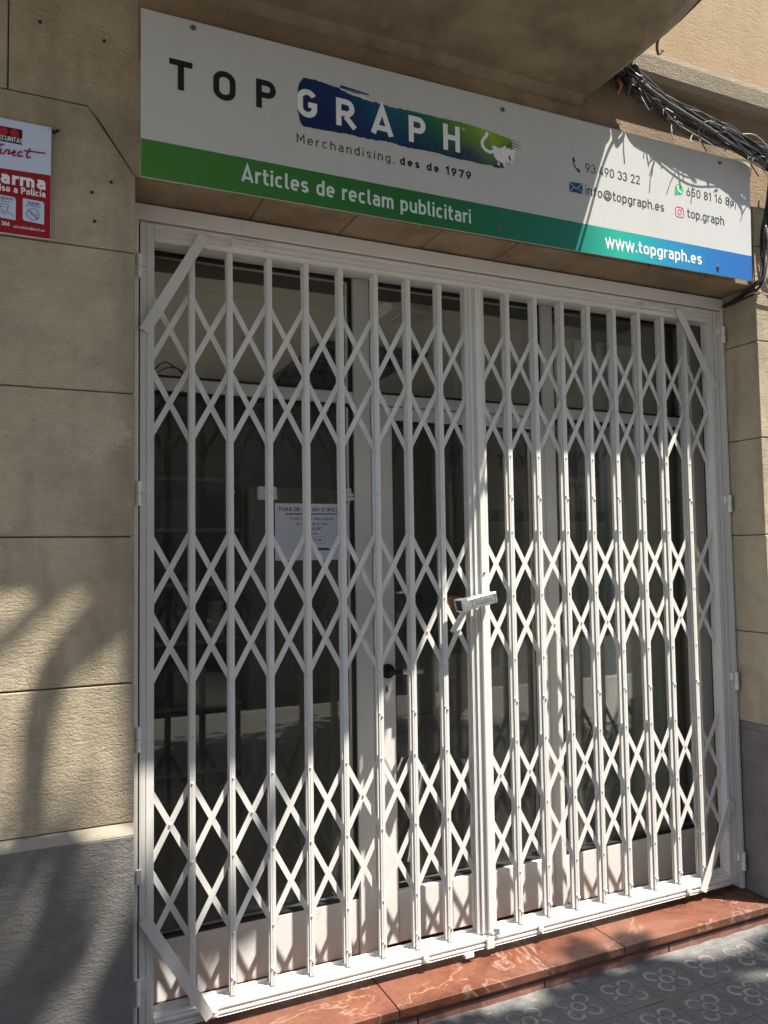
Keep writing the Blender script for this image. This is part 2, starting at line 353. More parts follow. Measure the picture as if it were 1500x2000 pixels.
# drilled holes and anchors on the band
for x, z in ((.50, 3.125), (.72, 3.14), (.95, 3.15), (1.08, 3.14), (1.30, 3.16), (1.66, 3.15), (2.36, 3.17), (2.60, 3.165)):
    MB().tube([(x, WY-.006, z), (x, WY+.01, z)], .006, 8).build('wall_plug', rubber, B)
for x, z in ((.285, 2.985), (.12, 2.995), (.255, 2.545), (.262, 2.465), (.305, 2.583), (.166, 2.70)):
    MB().tube([(x, WY-.003, z), (x, WY+.01, z)], .0045, 8).build('wall_plug', rubber, B)

# ------------------------------------------------------------------ step
ST = empty('entrance_step', (1.6, -.1, GZ), 'red marble doorstep running under the white folding gate', 'step')
def slab(x0, x1, name='marble_slab'):
    return MB().box(x0, x1, -.186, .30, .112, .14).build(name, marble_m, ST, bevel=.003, seg=2)
slab(-.0+.376, 1.155); slab(1.158, 2.04); slab(2.043, XR-.004)
MB().box(XR-.003, 2.904, .037, .30, GZ-.08, .14).build('marble_slab', marble_m, ST)
MB().box(.38, XR-.006, -.172, .30, GZ-.08, .111).build('riser', riser_m, ST)
for a, b in ((.39, .80), (.806, 1.22), (1.226, 1.70), (1.706, 2.25), (2.256, 2.81)):
    MB().box(a, b, -.178, -.17, GZ-.02, .098).build('riser_tile', riser_m, ST, bevel=.0015)

# ------------------------------------------------------------------ shopfront behind the gate
FY = .150; GY = .185
DEEP = .022
SF = empty('shopfront', (1.6, .2, .14), 'white framed glass shopfront with a glazed door, behind the folding gate', 'shopfront')
def member(name, x0, x1, z0, z1, y0=FY, y1=.235, parent=None, bev=.003): return MB().box(x0, x1, y0, y1, z0, z1).build(name, framep, parent or SF, bevel=bev)
member('frame_post', .383, .443, .141, 2.60); member('frame_post', 2.800, 2.868, .141, 2.60)
member('frame_head', .445, 2.798, 2.553, 2.60); member('mullion', 1.172, 1.236, .141, 2.551); member('mullion', 1.997, 2.055, .141, 2.551)
for a, b in ((.445, 1.170), (1.238, 1.995), (2.057, 2.798)): member('transom', a, b, 2.086, 2.128)
for a, b in ((.445, 1.170), (2.057, 2.798)):
    MB().box(a, b, FY+.012, .225, .141, .33).build('kick_panel', framep, SF, bevel=.002)
def bead(x0, x1, z0, z1, parent, w=.009):
    m = MB(); y0, y1 = FY+.012, GY-.002
    for q in ((x0, x0+w, z0, z1), (x1-w, x1, z0, z1), (x0+w, x1-w, z0, z0+w), (x0+w, x1-w, z1-w, z1)): m.box(q[0], q[1], y0, y1, q[2], q[3])
    return m.build('gasket', rubber, parent)
def pane(x0, x1, z0, z1, parent=SF):
    o = MB().box(x0, x1, GY, GY+.005, z0, z1).build('pane', glass, parent); bead(x0, x1, z0, z1, parent); return o
for a, b in ((.444, 1.171), (2.056, 2.799)): pane(a, b, .331, 2.085); pane(a, b, 2.129, 2.552)
pane(1.237, 1.996, 2.129, 2.552)
D = MB().box(1.240, 1.318, FY-.006, .22, .155, 2.082).build('door', framep, SF, bevel=.003)   # lock stile; the rest joins below
bm = bmesh.new(); bm.from_mesh(D.data)
mb = MB(); mb.box(1.962, 1.993, FY-.006, .22, .155, 2.082); mb.box(1.3185, 1.9615, FY-.004, .22, .155, .335); mb.box(1.3185, 1.9615, FY-.004, .22, 2.035, 2.082)
x = mb.build('door_rest', framep, SF, bevel=.003); bm.from_mesh(x.data); bm.to_mesh(D.data); bm.free(); bpy.data.objects.remove(x)
D['label'] = 'glazed white shop door with wide lock stile and lever handle'
MB().box(1.3185, 1.9615, GY, GY+.005, .336, 2.034).build('pane', glass, D); bead(1.3185, 1.9615, .336, 2.034, D)
h = MB(); hx, hz = 1.283, 1.118
h.tube([(hx, FY-.007, hz), (hx, FY-.018, hz)], .026, 20); h.build('rosette', blackm, D, smooth=False)
h = MB(); h.tube([(hx, FY-.018, hz), (hx, FY-.052, hz), (hx+.012, FY-.058, hz)], [.009, .009, .010], 10)
h.tube([(hx+.010, FY-.058, hz), (hx+.034, FY-.058, hz)], .011, 10); h.build('handle', blackm, D)
MB().tube([(hx+.034, FY-.058, hz), (hx+.06, FY-.059, hz), (hx+.10, FY-.058, hz-.003), (hx+.118, FY-.055, hz-.004)], [.009, .0105, .0095, .010], 12).build('handle', chrome, D, smooth=True)
MB().box(hx-.004, hx+.002, FY-.009, FY-.005, hz-.075, hz-.055).build('keyhole', blackm, D)
for x0, x1 in ((.822, .885), (1.143, 1.168)):     # white louvred catches on the glass
    c = MB()
    for q in range(3): c.box(x0, x1, GY-.03+.004*q, GY-.001, 1.735+.014*q+.0, 1.735+.014*q+.011)
    c.box(x0+.002, x1-.002, GY-.02, GY-.001, 1.733, 1.778); c.build('window_catch', framep, SF)
# door closer wire loops seen in the top left pane
MB().tube([(.46+.11*i/12, .16+.01*math.sin(i), 2.135+.045*math.sin(PI*i/12)) for i in range(13)], .0022, 5).build('wire', rubber, SF)
MB().tube([(.47+.12*i/12, .15, 2.128+.035*math.sin(PI*i/12)) for i in range(13)], .0018, 5).build('wire', rubber, SF)

DEEP = 0
# ------------------------------------------------------------------ gate frame and leaves
GF = empty('gate_surround', (1.6, 0, .14), 'outer white steel frame that carries both gate leaves', 'gate frame')
MB().box(.380, 2.818, -.034, .034, 2.560, 2.608).build('head', gatep, GF, bevel=.0015)
MB().box(.380, .4005, -.030, .034, .143, 2.5585).build('jamb', gatep, GF, bevel=.0015)
MB().box(2.7985, 2.818, -.030, .034, .143, 2.5585).build('jamb', gatep, GF, bevel=.0015)
RAILT = [(-.026, 2.500), (.026, 2.500), (.026, 2.554), (-.028, 2.554), (-.028, 2.546), (-.024, 2.544), (-.024, 2.538), (-.028, 2.536), (-.028, 2.528), (-.024, 2.526), (-.024, 2.519), (-.029, 2.517), (-.029, 2.511), (-.026, 2.509)]
ZB = .2170
RAILB = [(-.030, .170), (.018, .170), (.018, .225), (.013, .225), (.012, .2165), (-.014, .2165), (-.016, .210), (-.024, .208), (-.024, .202), (-.0305, .200), (-.0305, .194), (-.023, .192), (-.023, .186), (-.031, .184), (-.031, .178), (-.024, .176)]
def c_chan(mb, x0, x1, y0, y1, z0, z1, t=.0025, side='l'):
    """upright U channel, open towards side"""
    if side == 'l': g = x0+(x1-x0)*.30; p = [(x0, y0), (g, y0), (g, y0+.0016), (g+.0018, y0+.0016), (g+.0018, y0), (x1, y0), (x1, y1), (x0, y1), (x0, y1-t), (x1-t, y1-t), (x1-t, y0+t), (x0, y0+t)]
    else: p = [(x1, y0), (x0, y0), (x0, y1), (x1, y1), (x1, y1-t), (x0+t, y1-t), (x0+t, y0+t), (x1, y0+t)]
    return mb.prism(p, z0, z1, 'z')
def upright_mb():
    m = MB(); c_chan(m, -.0085, .0085, -.0190, -.0062, ZB, 2.4995); c_chan(m, -.0080, .0075, .0062, .0175, ZB, 2.4995)
    return m
def strip_mb(length, ang, w=.0168):
    m = MB(); h = length/2; p = []
    for s, a0 in ((1, -PI/2), (-1, PI/2)):
        for i in range(7):
            a = a0+PI*i/6; p.append((s*h+w/2*math.cos(a), w/2*math.sin(a)))
    ca, sa = math.cos(ang), math.sin(ang)
    return m.prism([(x*ca-z*sa, x*sa+z*ca) for x, z in p], -.0015, .0015, 'y')
up_proto = None; strips = {}
GRP = [2.1265, 1.3845, .6305]          # mid height of each band of lattice
H4 = .2310
def leaf(name, org, x0, pitch, label, stile_x, meet, side):
    global up_proto
    L = empty(name, org, label, 'folding gate leaf'); O = Vector(org); lab = {}
    # stile with a deep groove
    a, b = stile_x
    m = MB()
    if side == 'l':
        m.prism([(a, -.028), (a+.016, -.028), (a+.016, -.022), (a+.020, -.022), (a+.020, -.026), (b, -.026), (b, .024), (a, .024)], .1705, 2.5535, 'z')
    else:
        m.prism([(b, -.028), (b-.012, -.028), (b-.012, -.020), (b-.018, -.020), (b-.018, -.027), (b-.034, -.027), (b-.034, -.019), (b-.040, -.019), (b-.040, -.026), (a, -.026), (a, .024), (b, .024)], .1705, 2.5535, 'z')
    m.build('stile', gatep, L)
    if side == 'l': xa, xb = b+.0005, meet
    else: xa, xb = meet, a-.0005
    MB().prism(RAILT, xa, xb, 'x').build('top_track', gatep, L); MB().prism(RAILB, xa, xb, 'x').build('bottom_track', gatep, L)
    xs = [x0+pitch*(i-.5) for i in range(10)]      # pivots: stile, eight uprights, meeting stile
    for i in range(1, 9):
        if up_proto is None:
            o = upright_mb().build('upright', gatep, L, at=(0, 0, 0)); up_proto = o
        else: o = inst(up_proto, L, (0, 0, 0))
        o.parent = L; o.location = Vector((xs[i]+random.uniform(-.0015, .0015), 0, 0))-O; o.rotation_euler = (0, random.uniform(-.0009, .0009), 0)
    for g in GRP:
        top, mid, bot = g+H4, g, g-H4
        for d in (1, -1):       # d=1 rises to the right and lies in front
            y = -.0032 if d == 1 else .0032
            for i in range(-1, 9):
                xa_, xb_ = max(i, 0), min(i+2, 9)
                za, zb = (bot, top) if d == 1 else (top, bot)
                za_ = za if i >= 0 else mid; zb_ = zb if i+2 <= 9 else mid
                A = Vector((xs[xa_], 0, za_)); Bp = Vector((xs[xb_], 0, zb_)); n = xb_-xa_
                key = (round(pitch, 4), n, d)
                if key not in strips:
                    v = Bp-A; strips[key] = strip_mb(v.length, math.atan2(v.z, v.x)).build('lattice_strip', gatep, L, at=(0, 0, 0)); o = strips[key]
                else: o = inst(strips[key], L, (0, 0, 0))
                o.parent = L; c = (A+Bp)/2; o.location = Vector((c.x, y, c.z))-O; o.rotation_euler = (0, random.uniform(-.003, .003), 0)
    # rivets
    rv = MB()
    for k, g in enumerate(GRP):
        for i in range(10):
            for z in (g+H4, g, g-H4):
                rv.tube([(xs[i], -.0191, z), (xs[i], -.022, z)], [.0042, .0026], 6)
            if i < 9 and random.random() < .45: z = g+H4/2*(1 if k == 2 else -1); rv.tube([((xs[i]+xs[i+1])/2, -.004, z), ((xs[i]+xs[i+1])/2, -.0085, z)], [.0048, .003], 8)
        for i in range(1, 9): 
            zz = [1.74, 1.0, .26][k]; rv.tube([(xs[i]+.004, -.0191, zz), (xs[i]+.004, -.0228, zz)], [.0045, .003], 6); rv.tube([(xs[i]-.0055, -.0191, zz+.01), (xs[i]-.0055, -.0228, zz+.01)], [.0045, .003], 6)
    tag(rv.build('rivets', screw_m if False else gatep, L), kind='stuff')
    return L, O, xs
LL, OL, XSL = leaf('gate_leaf', (.43, 0, .17), .4970, .125, 'left leaf of the white folding lattice gate, hinged on the left stone pier', (.406, .447), 1.5778, 'l')
LR, ORr, XSR = leaf('gate_leaf', (2.78, 0, .17), 1.6602, .1261, 'right leaf of the white folding lattice gate, partly sunlit, hinged by the right jamb', (2.737, 2.796), 1.5782, 'r')
# meeting stiles
m = MB(); c_chan(m, 1.5410, 1.5555, -.0175, -.0062, ZB, 2.4995); c_chan(m, 1.5410, 1.5555, .0062, .016, ZB, 2.4995); m.build('upright', gatep, LL)
MB().prism([(1.5575, -.024), (1.566, -.024), (1.566, -.017), (1.569, -.017), (1.569, -.022), (1.5765, -.022), (1.5765, .018), (1.5575, .018)], ZB, 2.4995, 'z').build('meeting_stile', gatep, LL)
MB().box(1.5785, 1.6015, -.032, .016, ZB, 2.4995).build('meeting_stile', gatep, LR, bevel=.0015)
m = MB(); c_chan(m, 1.6035, 1.6190, -.0185, -.0062, ZB, 2.4995); c_chan(m, 1.6035, 1.6190, .0062, .016, ZB, 2.4995); m.build('upright', gatep, LR)
# diagonal corner braces: folded flat bars
def brace(a, b, par, w=.034, y=-.040):
    A, Bp = Vector((a[0], y, a[1])), Vector((b[0], y, b[1])); d = (Bp-A).normalized(); n = Vector((-d.z, 0, d.x))*w/2
    m = MB(); m.add([A-n, Bp-n*.8, Bp+n, A+n, *[p+Vector((0, .0035, 0)) for p in (A-n, Bp-n*.8, Bp+n, A+n)]], [(0, 1, 2, 3), (4, 5, 6, 7), (0, 1, 5, 4), (1, 2, 6, 5), (2, 3, 7, 6), (3, 0, 4, 7)])
    for p in (A+d*.012, Bp-d*.012): m.box(p.x-.010, p.x+.010, y+.0036, -.026, p.z-.010, p.z+.010)
    return m.build('brace', gatep, par)
brace((.416, 2.215), (.598, 2.535), LL); brace((.418, .50), (.606, .178), LL)
brace((2.742, 2.22), (2.553, 2.535), LR); brace((2.748, .51), (2.572, .178), LR)
# hinges
def hinge(x, z, par, s):
    m = MB(); m.tube([(x, -.040, z-.036), (x, -.040, z-.001)], .0085, 12); m.tube([(x, -.040, z+.001), (x, -.040, z+.036)], .0085, 12)
    m.box(min(x, x+s*.024), max(x, x+s*.024), -.041, -.029, z+.002, z+.034); m.box(min(x-s*.012, x), max(x-s*.012, x), -.041, -.0305, z-.034, z-.002)
    return m.build('hinge', gatep, par)
for z in (2.412, 1.728, 1.012, .30): hinge(.3985, z, LL, 1)
MB().box(.397, .410, -.040, -.0285, .60, .64).build('hinge', gatep, LL)
for z in (2.452, 1.730, .992, .258): hinge(2.8015, z, LR, -1)
# little clips on the tracks
for x, z, par in ((.733, 2.527, LL), (2.42, 2.531, LR)):
    m = MB(); m.box(x-.052, x+.052, -.045, -.0292, z-.011, z-.002); m.box(x-.052, x+.052, -.040, -.0292, z-.001, z+.012); m.tube([(x+.004, -.046, z), (x+.004, -.040, z)], .005, 8); m.build('track_clip', gatep, par)
for x, z, par in ((.622, .186, LL), (1.33, .186, LL), (1.795, .188, LR), (2.505, .188, LR)):
    m = MB(); m.box(x-.010, x+.010, -.036, -.030, z-.012, z+.016); m.tube([(x, -.040, z), (x, -.0362, z)], .008, 8); m.build('track_clip', gatep, par)
MB().box(1.478, 1.512, -.040, .01, .156, .169).build('foot_plate', gatep, LL, bevel=.001)
MB().box(1.566, 1.596, -.038, -.0312, .168, .206).build('track_end', gatep, LR, bevel=.001)
MB().box(1.600, 1.620, -.037, -.0312, .206, .232).build('latch_foot', galv, LR, bevel=.001)
MB().tube([(1.590, -.0323, 1.468), (1.590, -.035, 1.466)], [.005, .004], 8).build('screw', screw_m, LR)

# lock bar over the meeting stiles
LK = empty('gate_lock', (1.56, -.05, 1.37), 'galvanised steel lock box clamped across the two meeting stiles', 'lock')
def rotbox(mb, x0, x1, y0, y1, z0, z1, c, a):
    n0 = len(mb.v); mb.box(x0, x1, y0, y1, z0, z1); ca, sa = math.cos(a), math.sin(a)
    for i in range(n0, len(mb.v)): x, y, z = mb.v[i]; mb.v[i] = (c[0]+x*ca-z*sa, y, c[1]+x*sa+z*ca)
cc = (1.545, 1.372); aa = math.radians(11)
m = MB(); rotbox(m, -.058, .060, -.092, -.042, -.019, .019, cc, aa); m.build('lock_body', galv, LK, bevel=.0025)
m = MB(); rotbox(m, -.072, -.0585, -.088, -.046, -.018, .018, cc, aa); m.build('lock_mouth', blackm, LK)
m = MB()
for q in ((-.0835, -.0586, .0185, .0215, -.092, -.043), (-.0835, -.0586, -.0215, -.0185, -.092, -.043), (-.0835, -.0586, -.0184, .0184, -.0925, -.0895), (-.0835, -.0586, -.0184, .0184, -.0445, -.042)): rotbox(m, q[0], q[1], q[4], q[5], q[2], q[3], cc, aa)
m.build('mouth_rim', galv, LK)
m = MB()          # embossed plate, worn
for i in range(9):
    x_ = -.022+.0075*i; rotbox(m, x_, x_+.0045, -.0935, -.0921, -.006+random.uniform(-.001, .001), .008, cc, aa)
for q in ((-.04, -.037, -.008, .012), (.052, .054, -.014, .014)): rotbox(m, q[0], q[1], -.0935, -.0921, q[2], q[3], cc, aa)
m.build('embossing', galv, LK)
MB().box(1.468, 1.525, .03, .10, 1.312, 1.385).build('lock_case', brass, LK, bevel=.003)
m = MB(); A, Bp = Vector((1.505, -.045, 1.345)), Vector((1.468, -.012, 1.262)); d = (Bp-A).normalized(); n = Vector((-d.z, 0, d.x)).normalized()*.010
m.add([A-n, Bp-n, Bp+n, A+n]+[p+Vector((0, .004, 0)) for p in (A-n, Bp-n, Bp+n, A+n)], [(0, 1, 2, 3), (4, 5, 6, 7), (0, 1, 5, 4), (1, 2, 6, 5), (2, 3, 7, 6), (3, 0, 4, 7)]); m.build('hasp', gatep, LK)

# ------------------------------------------------------------------ lettering: monoline stroke alphabet
def arcp(cx, cy, rx, ry, a0, a1, n=10):
    return [(cx+rx*math.cos(math.radians(a0+(a1-a0)*i/n)), cy+ry*math.sin(math.radians(a0+(a1-a0)*i/n))) for i in range(n+1)]
def glyph(ch, w):
    """-> (advance width, strokes); cap height 1, stroke width w"""
    m = w/2; X = .74; D_ = -.24
    def ring(x0, x1, y0, y1, r=None):
        r = r or (x1-x0)/2; r = min(r, (y1-y0)/2, (x1-x0)/2)
        p = arcp(x1-r, y1-r, r, r, 0, 90, 6)+arcp(x0+r, y1-r, r, r, 90, 180, 6)+arcp(x0+r, y0+r, r, r, 180, 270, 6)+arcp(x1-r, y0+r, r, r, 270, 360, 6)
        return p+[p[0], p[1]]
    def bowl(W, x0=m, y0=m, y1=None): return ring(x0, W-m, y0, y1 or X-m)
    n_w = .54; R = (n_w-w)/2
    if ch == 'T': return .58, [[(0, 1-m), (.58, 1-m)], [(.29, 1-m), (.29, 0)]]
    if ch == 'O': return .68, [ring(m, .68-m, m, 1-m, .26)]
    if ch == 'D': r = .24; return .66, [[(m, 0), (m, 1)], [(m, m)]+arcp(.66-m-r, m+r, r, r, -90, 0, 6)+arcp(.66-m-r, 1-m-r, r, r, 0, 90, 6)+[(m, 1-m)]]
    if ch == 'C': r = min(.25, (.62-w)/2); return .62, [arcp(.62-m-r, 1-m-r, r, r, 20, 90, 5)+arcp(m+r, 1-m-r, r, r, 90, 180, 6)+arcp(m+r, m+r, r, r, 180, 270, 6)+arcp(.62-m-r, m+r, r, r, 270, 340, 5)]
    if ch == 'G': r = min(.25, (.66-w)/2); return .66, [arcp(.66-m-r, 1-m-r, r, r, 25, 90, 5)+arcp(m+r, 1-m-r, r, r, 90, 180, 6)+arcp(m+r, m+r, r, r, 180, 270, 6)+arcp(.66-m-r, m+r, r, r, 270, 360, 6)+[(.66-m, .46), (.36, .46)]]
    if ch in 'PR':
        r = .265-m; y = .47; s = [[(m, 0), (m, 1)], [(m, 1-m)]+arcp(.61-m-r, 1-m-r, r, (1-m-y)/2, 90, -90, 10)[:0]+[(.61-m-r, 1-m)]+arcp(.61-m-r, (1-m+y)/2, r, (1-m-y)/2, 90, -90, 12)[1:]+[(m, y)]]
        if ch == 'R': s.append([(.31, y-m), (.60, 0)]); return .66, s
        return .62, s
    if ch == 'A': return .70, [[(.055, 0), (.35, 1-m*.2), (.645, 0)], [(.15, .24), (.55, .24)]]
    if ch == 'U': r = .22; return .66, [[(m, 1)]+arcp(.33, m+.33-m, .33-m, .33-m, 180, 360, 12)+[(.66-m, 1)]]
    if ch == 'H': return .66, [[(m, 0), (m, 1)], [(.66-m, 0), (.66-m, 1)], [(m, .52), (.66-m, .52)]]
    if ch == 'M': return .78, [[(m, 0), (m, .98), (.39, .36), (.78-m, .98), (.78-m, 0)]]
    if ch == 'F': return .56, [[(m, 0), (m, 1)], [(m, 1-m), (.56, 1-m)], [(m, .5), (.50, .5)]]
    if ch == 'E': return .56, [[(m, 0), (m, 1)], [(m, 1-m), (.56, 1-m)], [(m, .5), (.52, .5)], [(m, m), (.56, m)]]
    if ch == 'L': return .52, [[(m, 0), (m, 1)], [(m, m), (.52, m)]]
    if ch == 'I': return w, [[(m, 0), (m, 1)]]
    if ch == 'S': r = (1-w)/4; return .60, [arcp(.3, 1-m-r, .3-m, r, 20, 270, 12)+arcp(.3, m+r, .3-m, r, 90, -160, 12)[1:]]
    if ch == 'V': return .64, [[(.05, 1), (.32, m*.6), (.59, 1)]]
    if ch == 'o': return n_w, [bowl(n_w)]
    if ch == 'a': r = R*.8; return .52, [[(.07, X-m)]+arcp(.52-m-r, X-m-r, r, r, 90, 0, 6)+[(.52-m, 0)], [(.52-m, .43)]+arcp(m+.13, .43-(.43-m)/2, .13, (.43-m)/2, 90, 270, 8)+[(.52-m, m)]]
    if ch == 'e': return n_w, [[(w, .37), (n_w-m, .37)]+arcp(n_w/2, X-m-R, R, R, 0, 180, 10)+arcp(n_w/2, m+R, R, R, 180, 318, 9)]
    if ch == 'c': return .50, [arcp(m+R, X-m-R, R, R, 42, 180, 9)+arcp(m+R, m+R, R, R, 180, 318, 9)]
    if ch == 's': r = (X-w)/4; return .49, [arcp(.245, X-m-r, .245-m, r, 25, 270, 10)+arcp(.245, m+r, .245-m, r, 90, -155, 10)[1:]]
    if ch == 'g': return n_w, [bowl(n_w), [(n_w-m+.0, X)]+arcp(n_w/2, D_+m+R, R, R, 0, -140, 9)]
    if ch == 'p': return n_w, [[(m, D_), (m, X)], bowl(n_w)]
    if ch == 'q': return n_w, [[(n_w-m, D_), (n_w-m, X)], bowl(n_w)]
    if ch == 'b': return n_w, [[(m, 0), (m, 1)], bowl(n_w)]
    if ch == 'd': return n_w, [[(n_w-m, 0), (n_w-m, 1)], bowl(n_w)]
    if ch in 'nh': return n_w, [[(m, 0), (m, X if ch == 'n' else 1)], arcp(n_w/2, X-m-R, R, R, 165, 0, 10)+[(n_w-m, 0)]]
    if ch == 'u': return n_w, [[(n_w-m, X), (n_w-m, 0)], [(m, X)]+arcp(n_w/2, m+R, R, R, 180, 345, 10)]
    if ch == 'r': return .34, [[(m, 0), (m, X)], arcp(m+.24, X-m-.24, .24, .24, 165, 80, 7)]
    if ch == 'm': r = .16; return .82, [[(m, 0), (m, X)], arcp(m+r+.01, X-m-r, r+.01, r, 160, 0, 8)+[(m+2*r+.02, 0)], arcp(.82-m-r-.01, X-m-r, r+.01, r, 160, 0, 8)+[(.82-m, 0)]]
    if ch == 'i': return w, [[(m, 0), (m, X)], [(m, 1-w*1.0), (m, 1)]]
    if ch == 'j': return w+.06, [[(m+.06, X)]+arcp(m-.08, D_+m+.14, .14, .14, 0, -70, 5), [(m+.06, 1-w), (m+.06, 1)]]
    if ch == '\u00ed': return w, [[(m, 0), (m, X)], [(m-.02, .86), (m+.1, 1.08)]]
    if ch == 'l': return .24, [[(m, 1)]+arcp(m+.13, m+.13, .13, .13, 180, 270, 5)+[(.24, m)]]
    if ch == 't': return .37, [[(.14, .96)]+arcp(.14+.13, m+.13, .13, .13, 180, 270, 5)+[(.37, m)], [(0, X-m), (.14-m, X-m)], [(.14+m, X-m), (.36, X-m)]]
    if ch == 'f': return .37, [[(.14, 0)]+arcp(.14+.13, 1-m-.13, .13, .13, 180, 90, 5)+[(.38, 1-m)], [(0, X-m), (.14-m, X-m)], [(.14+m, X-m), (.34, X-m)]]
    if ch == 'w': return .80, [[(.035, X), (.21, m*.3), (.40, X-.02), (.59, m*.3), (.765, X)]]
    if ch == 'v': return .52, [[(.04, X), (.26, m*.3), (.48, X)]]
    if ch == '.': return w*1.1, [[(m*1.1, 0), (m*1.1, w*1.15)]]
    if ch == ',': return w*1.1, [[(m*1.3, w*1.1), (m*.4, -w)]]
    if ch == "'": return w, [[(m, 1), (m, .74)]]
    if ch == '"': return .24, [[(m, 1), (m, .76)], [(.24-m, 1), (.24-m, .76)]]
    if ch == '-': return .34, [[(0, .42), (.34, .42)]]
    if ch == '@':
        return .98, [ring(.28, .66, .14, .62, .18), [(.66, .62), (.66, .24)]+arcp(.78, .24, .12, .10, 180, 330, 5)+arcp(.49, .40, .49-m, .48, -5, 305, 26)]
    r = .29-m
    if ch == '0': return .58, [ring(m, .58-m, m, 1-m)]
    if ch == '1': return .36, [[(.02, .78), (.25, .97), (.25, 0)]]
    if ch == '2': return .58, [arcp(.29, 1-m-r, r, r, 170, -28, 11)+[(m+.03, m), (.58, m)]]
    if ch == '3': return .58, [arcp(.28, 1-m-.22, .22, .22, 165, -80, 11)+[(.22, .54)][:0], arcp(.28, m+.255, .26, .255, 82, -165, 11)]
    if ch == '4': return .60, [[(.34, 1), (.07, .25), (.60, .25)], [(.44, .55), (.44, .25+m)][:2], [(.44, .25-m), (.44, 0)]]
    if ch == '5': return .58, [[(.54, 1-m), (m+.03, 1-m), (m+.03, .52)]+arcp(.28, m+.265, .28-m+.0, .265, 118, -160, 12)]
    if ch == '6': return .58, [ring(m, .58-m, m, .60, .24), [(.40, 1), (m+.02, .44)]]
    if ch == '9': return .58, [ring(m, .58-m, .40, 1-m, .24), [(.18, 0), (.56-m, .56)]]
    if ch == '8': return .58, [ring(m+.02, .56-m, .53, 1-m, .2), ring(m, .58-m, m, .53, .23)]
    if ch == '7': return .54, [[(0, 1-m), (.50, 1-m), (.18, 0)]]
    return .30, []
def ribbon(mb, pts, w, y, P3, mi=0):
    """flat mitred ribbon; P3 maps (u,v,depth) to 3D"""
    n = len(pts); L_, R_ = [], []
    closed = n > 3 and abs(pts[0][0]-pts[-2][0]) < 1e-6 and abs(pts[0][1]-pts[-2][1]) < 1e-6
    if closed: pts = pts[:-1]; n -= 1
    for i in range(n):
        a = pts[i-1] if i else (pts[-2] if closed else None); b = pts[i]; c = pts[i+1] if i < n-1 else (pts[1] if closed else None)
        d1 = Vector((b[0]-a[0], b[1]-a[1])) if a else None; d2 = Vector((c[0]-b[0], c[1]-b[1])) if c else None
        if d1 is not None and d1.length < 1e-6: d1 = None
        if d2 is not None and d2.length < 1e-6: d2 = None
        if d1 is None and d2 is None: continue
        if d1 is None: d1 = d2
        if d2 is None: d2 = d1
        d1 = d1.normalized(); d2 = d2.normalized(); n1 = Vector((-d1.y, d1.x)); n2 = Vector((-d2.y, d2.x)); mm = (n1+n2)
        if mm.length < 1e-4: mm = n1
        mm = mm.normalized(); k = (w/2)/max(.35, mm.dot(n1))
        L_.append((b[0]+mm.x*k, b[1]+mm.y*k)); R_.append((b[0]-mm.x*k, b[1]-mm.y*k))
    q = len(L_); mb.add([P3(u, v, y) for u, v in L_]+[P3(u, v, y) for u, v in R_], [(q+i, q+i+1, i+1, i) for i in range(q-1)], mi)
def text(mb, s, x, z, size, w=.12, track=.13, sx=1., width=None, P3=None, mi=0, y=0., space=.30, align='l', nxt=None):
    def adv(tr): 
        t = 0
        for ch in s: t += (space if ch == ' ' else glyph(ch, w)[0])+tr
        return t-tr
    if width is not None: sx = width/(adv(track)*size)
    if align == 'r': x -= adv(track)*size*sx
    if align == 'c': x -= adv(track)*size*sx/2
    for ch in s:
        if ch == ' ':
            x += (space+track)*size*sx
            if nxt: mb = nxt()
            continue
        gw, st = glyph(ch, w)
        for k, p in enumerate(st): ribbon(mb, [(x+u*size*sx, z+v*size) for u, v in p], w*size, y-.00012*k, P3, mi)
        x += (gw+track)*size*sx
    return x
# ------------------------------------------------------------------ the long shop sign
SY = -.216
def band_mat():
    k = M('printed_colour_band', (.1, .3, .1), .35).world(); x = k.sep(0)
    c = k.ramp(k.math('MULTIPLY_ADD', x, 1/2.42), [(0, S(66, 124, 46)), (.35, S(38, 106, 50)), (.62, S(22, 120, 104)), (.70, S(38, 172, 150)), (.80, S(34, 140, 178)), (.9, S(34, 108, 176)), (1, S(34, 96, 170))])
    for n in k.N:
        if n.type == 'MATH': n.inputs[2].default_value = -.382/2.42
    k.col(c); k.bump(k.noise(3, 2), .003, .3); return k.m
def signwhite():
    k = M('white_dibond_panel', (.80, .81, .82), .38, spec=.3); k.world(); n = k.noise(2.2, 3)
    k.col(k.mix(k.ramp(k.noise(12, 5, .6, (1, 1, .2)), [(.5, (0, 0, 0)), (.8, (.28,)*3)]), (.545, .55, .535), (.43, .42, .395))); k.bump(n, .003, .25); return k.m
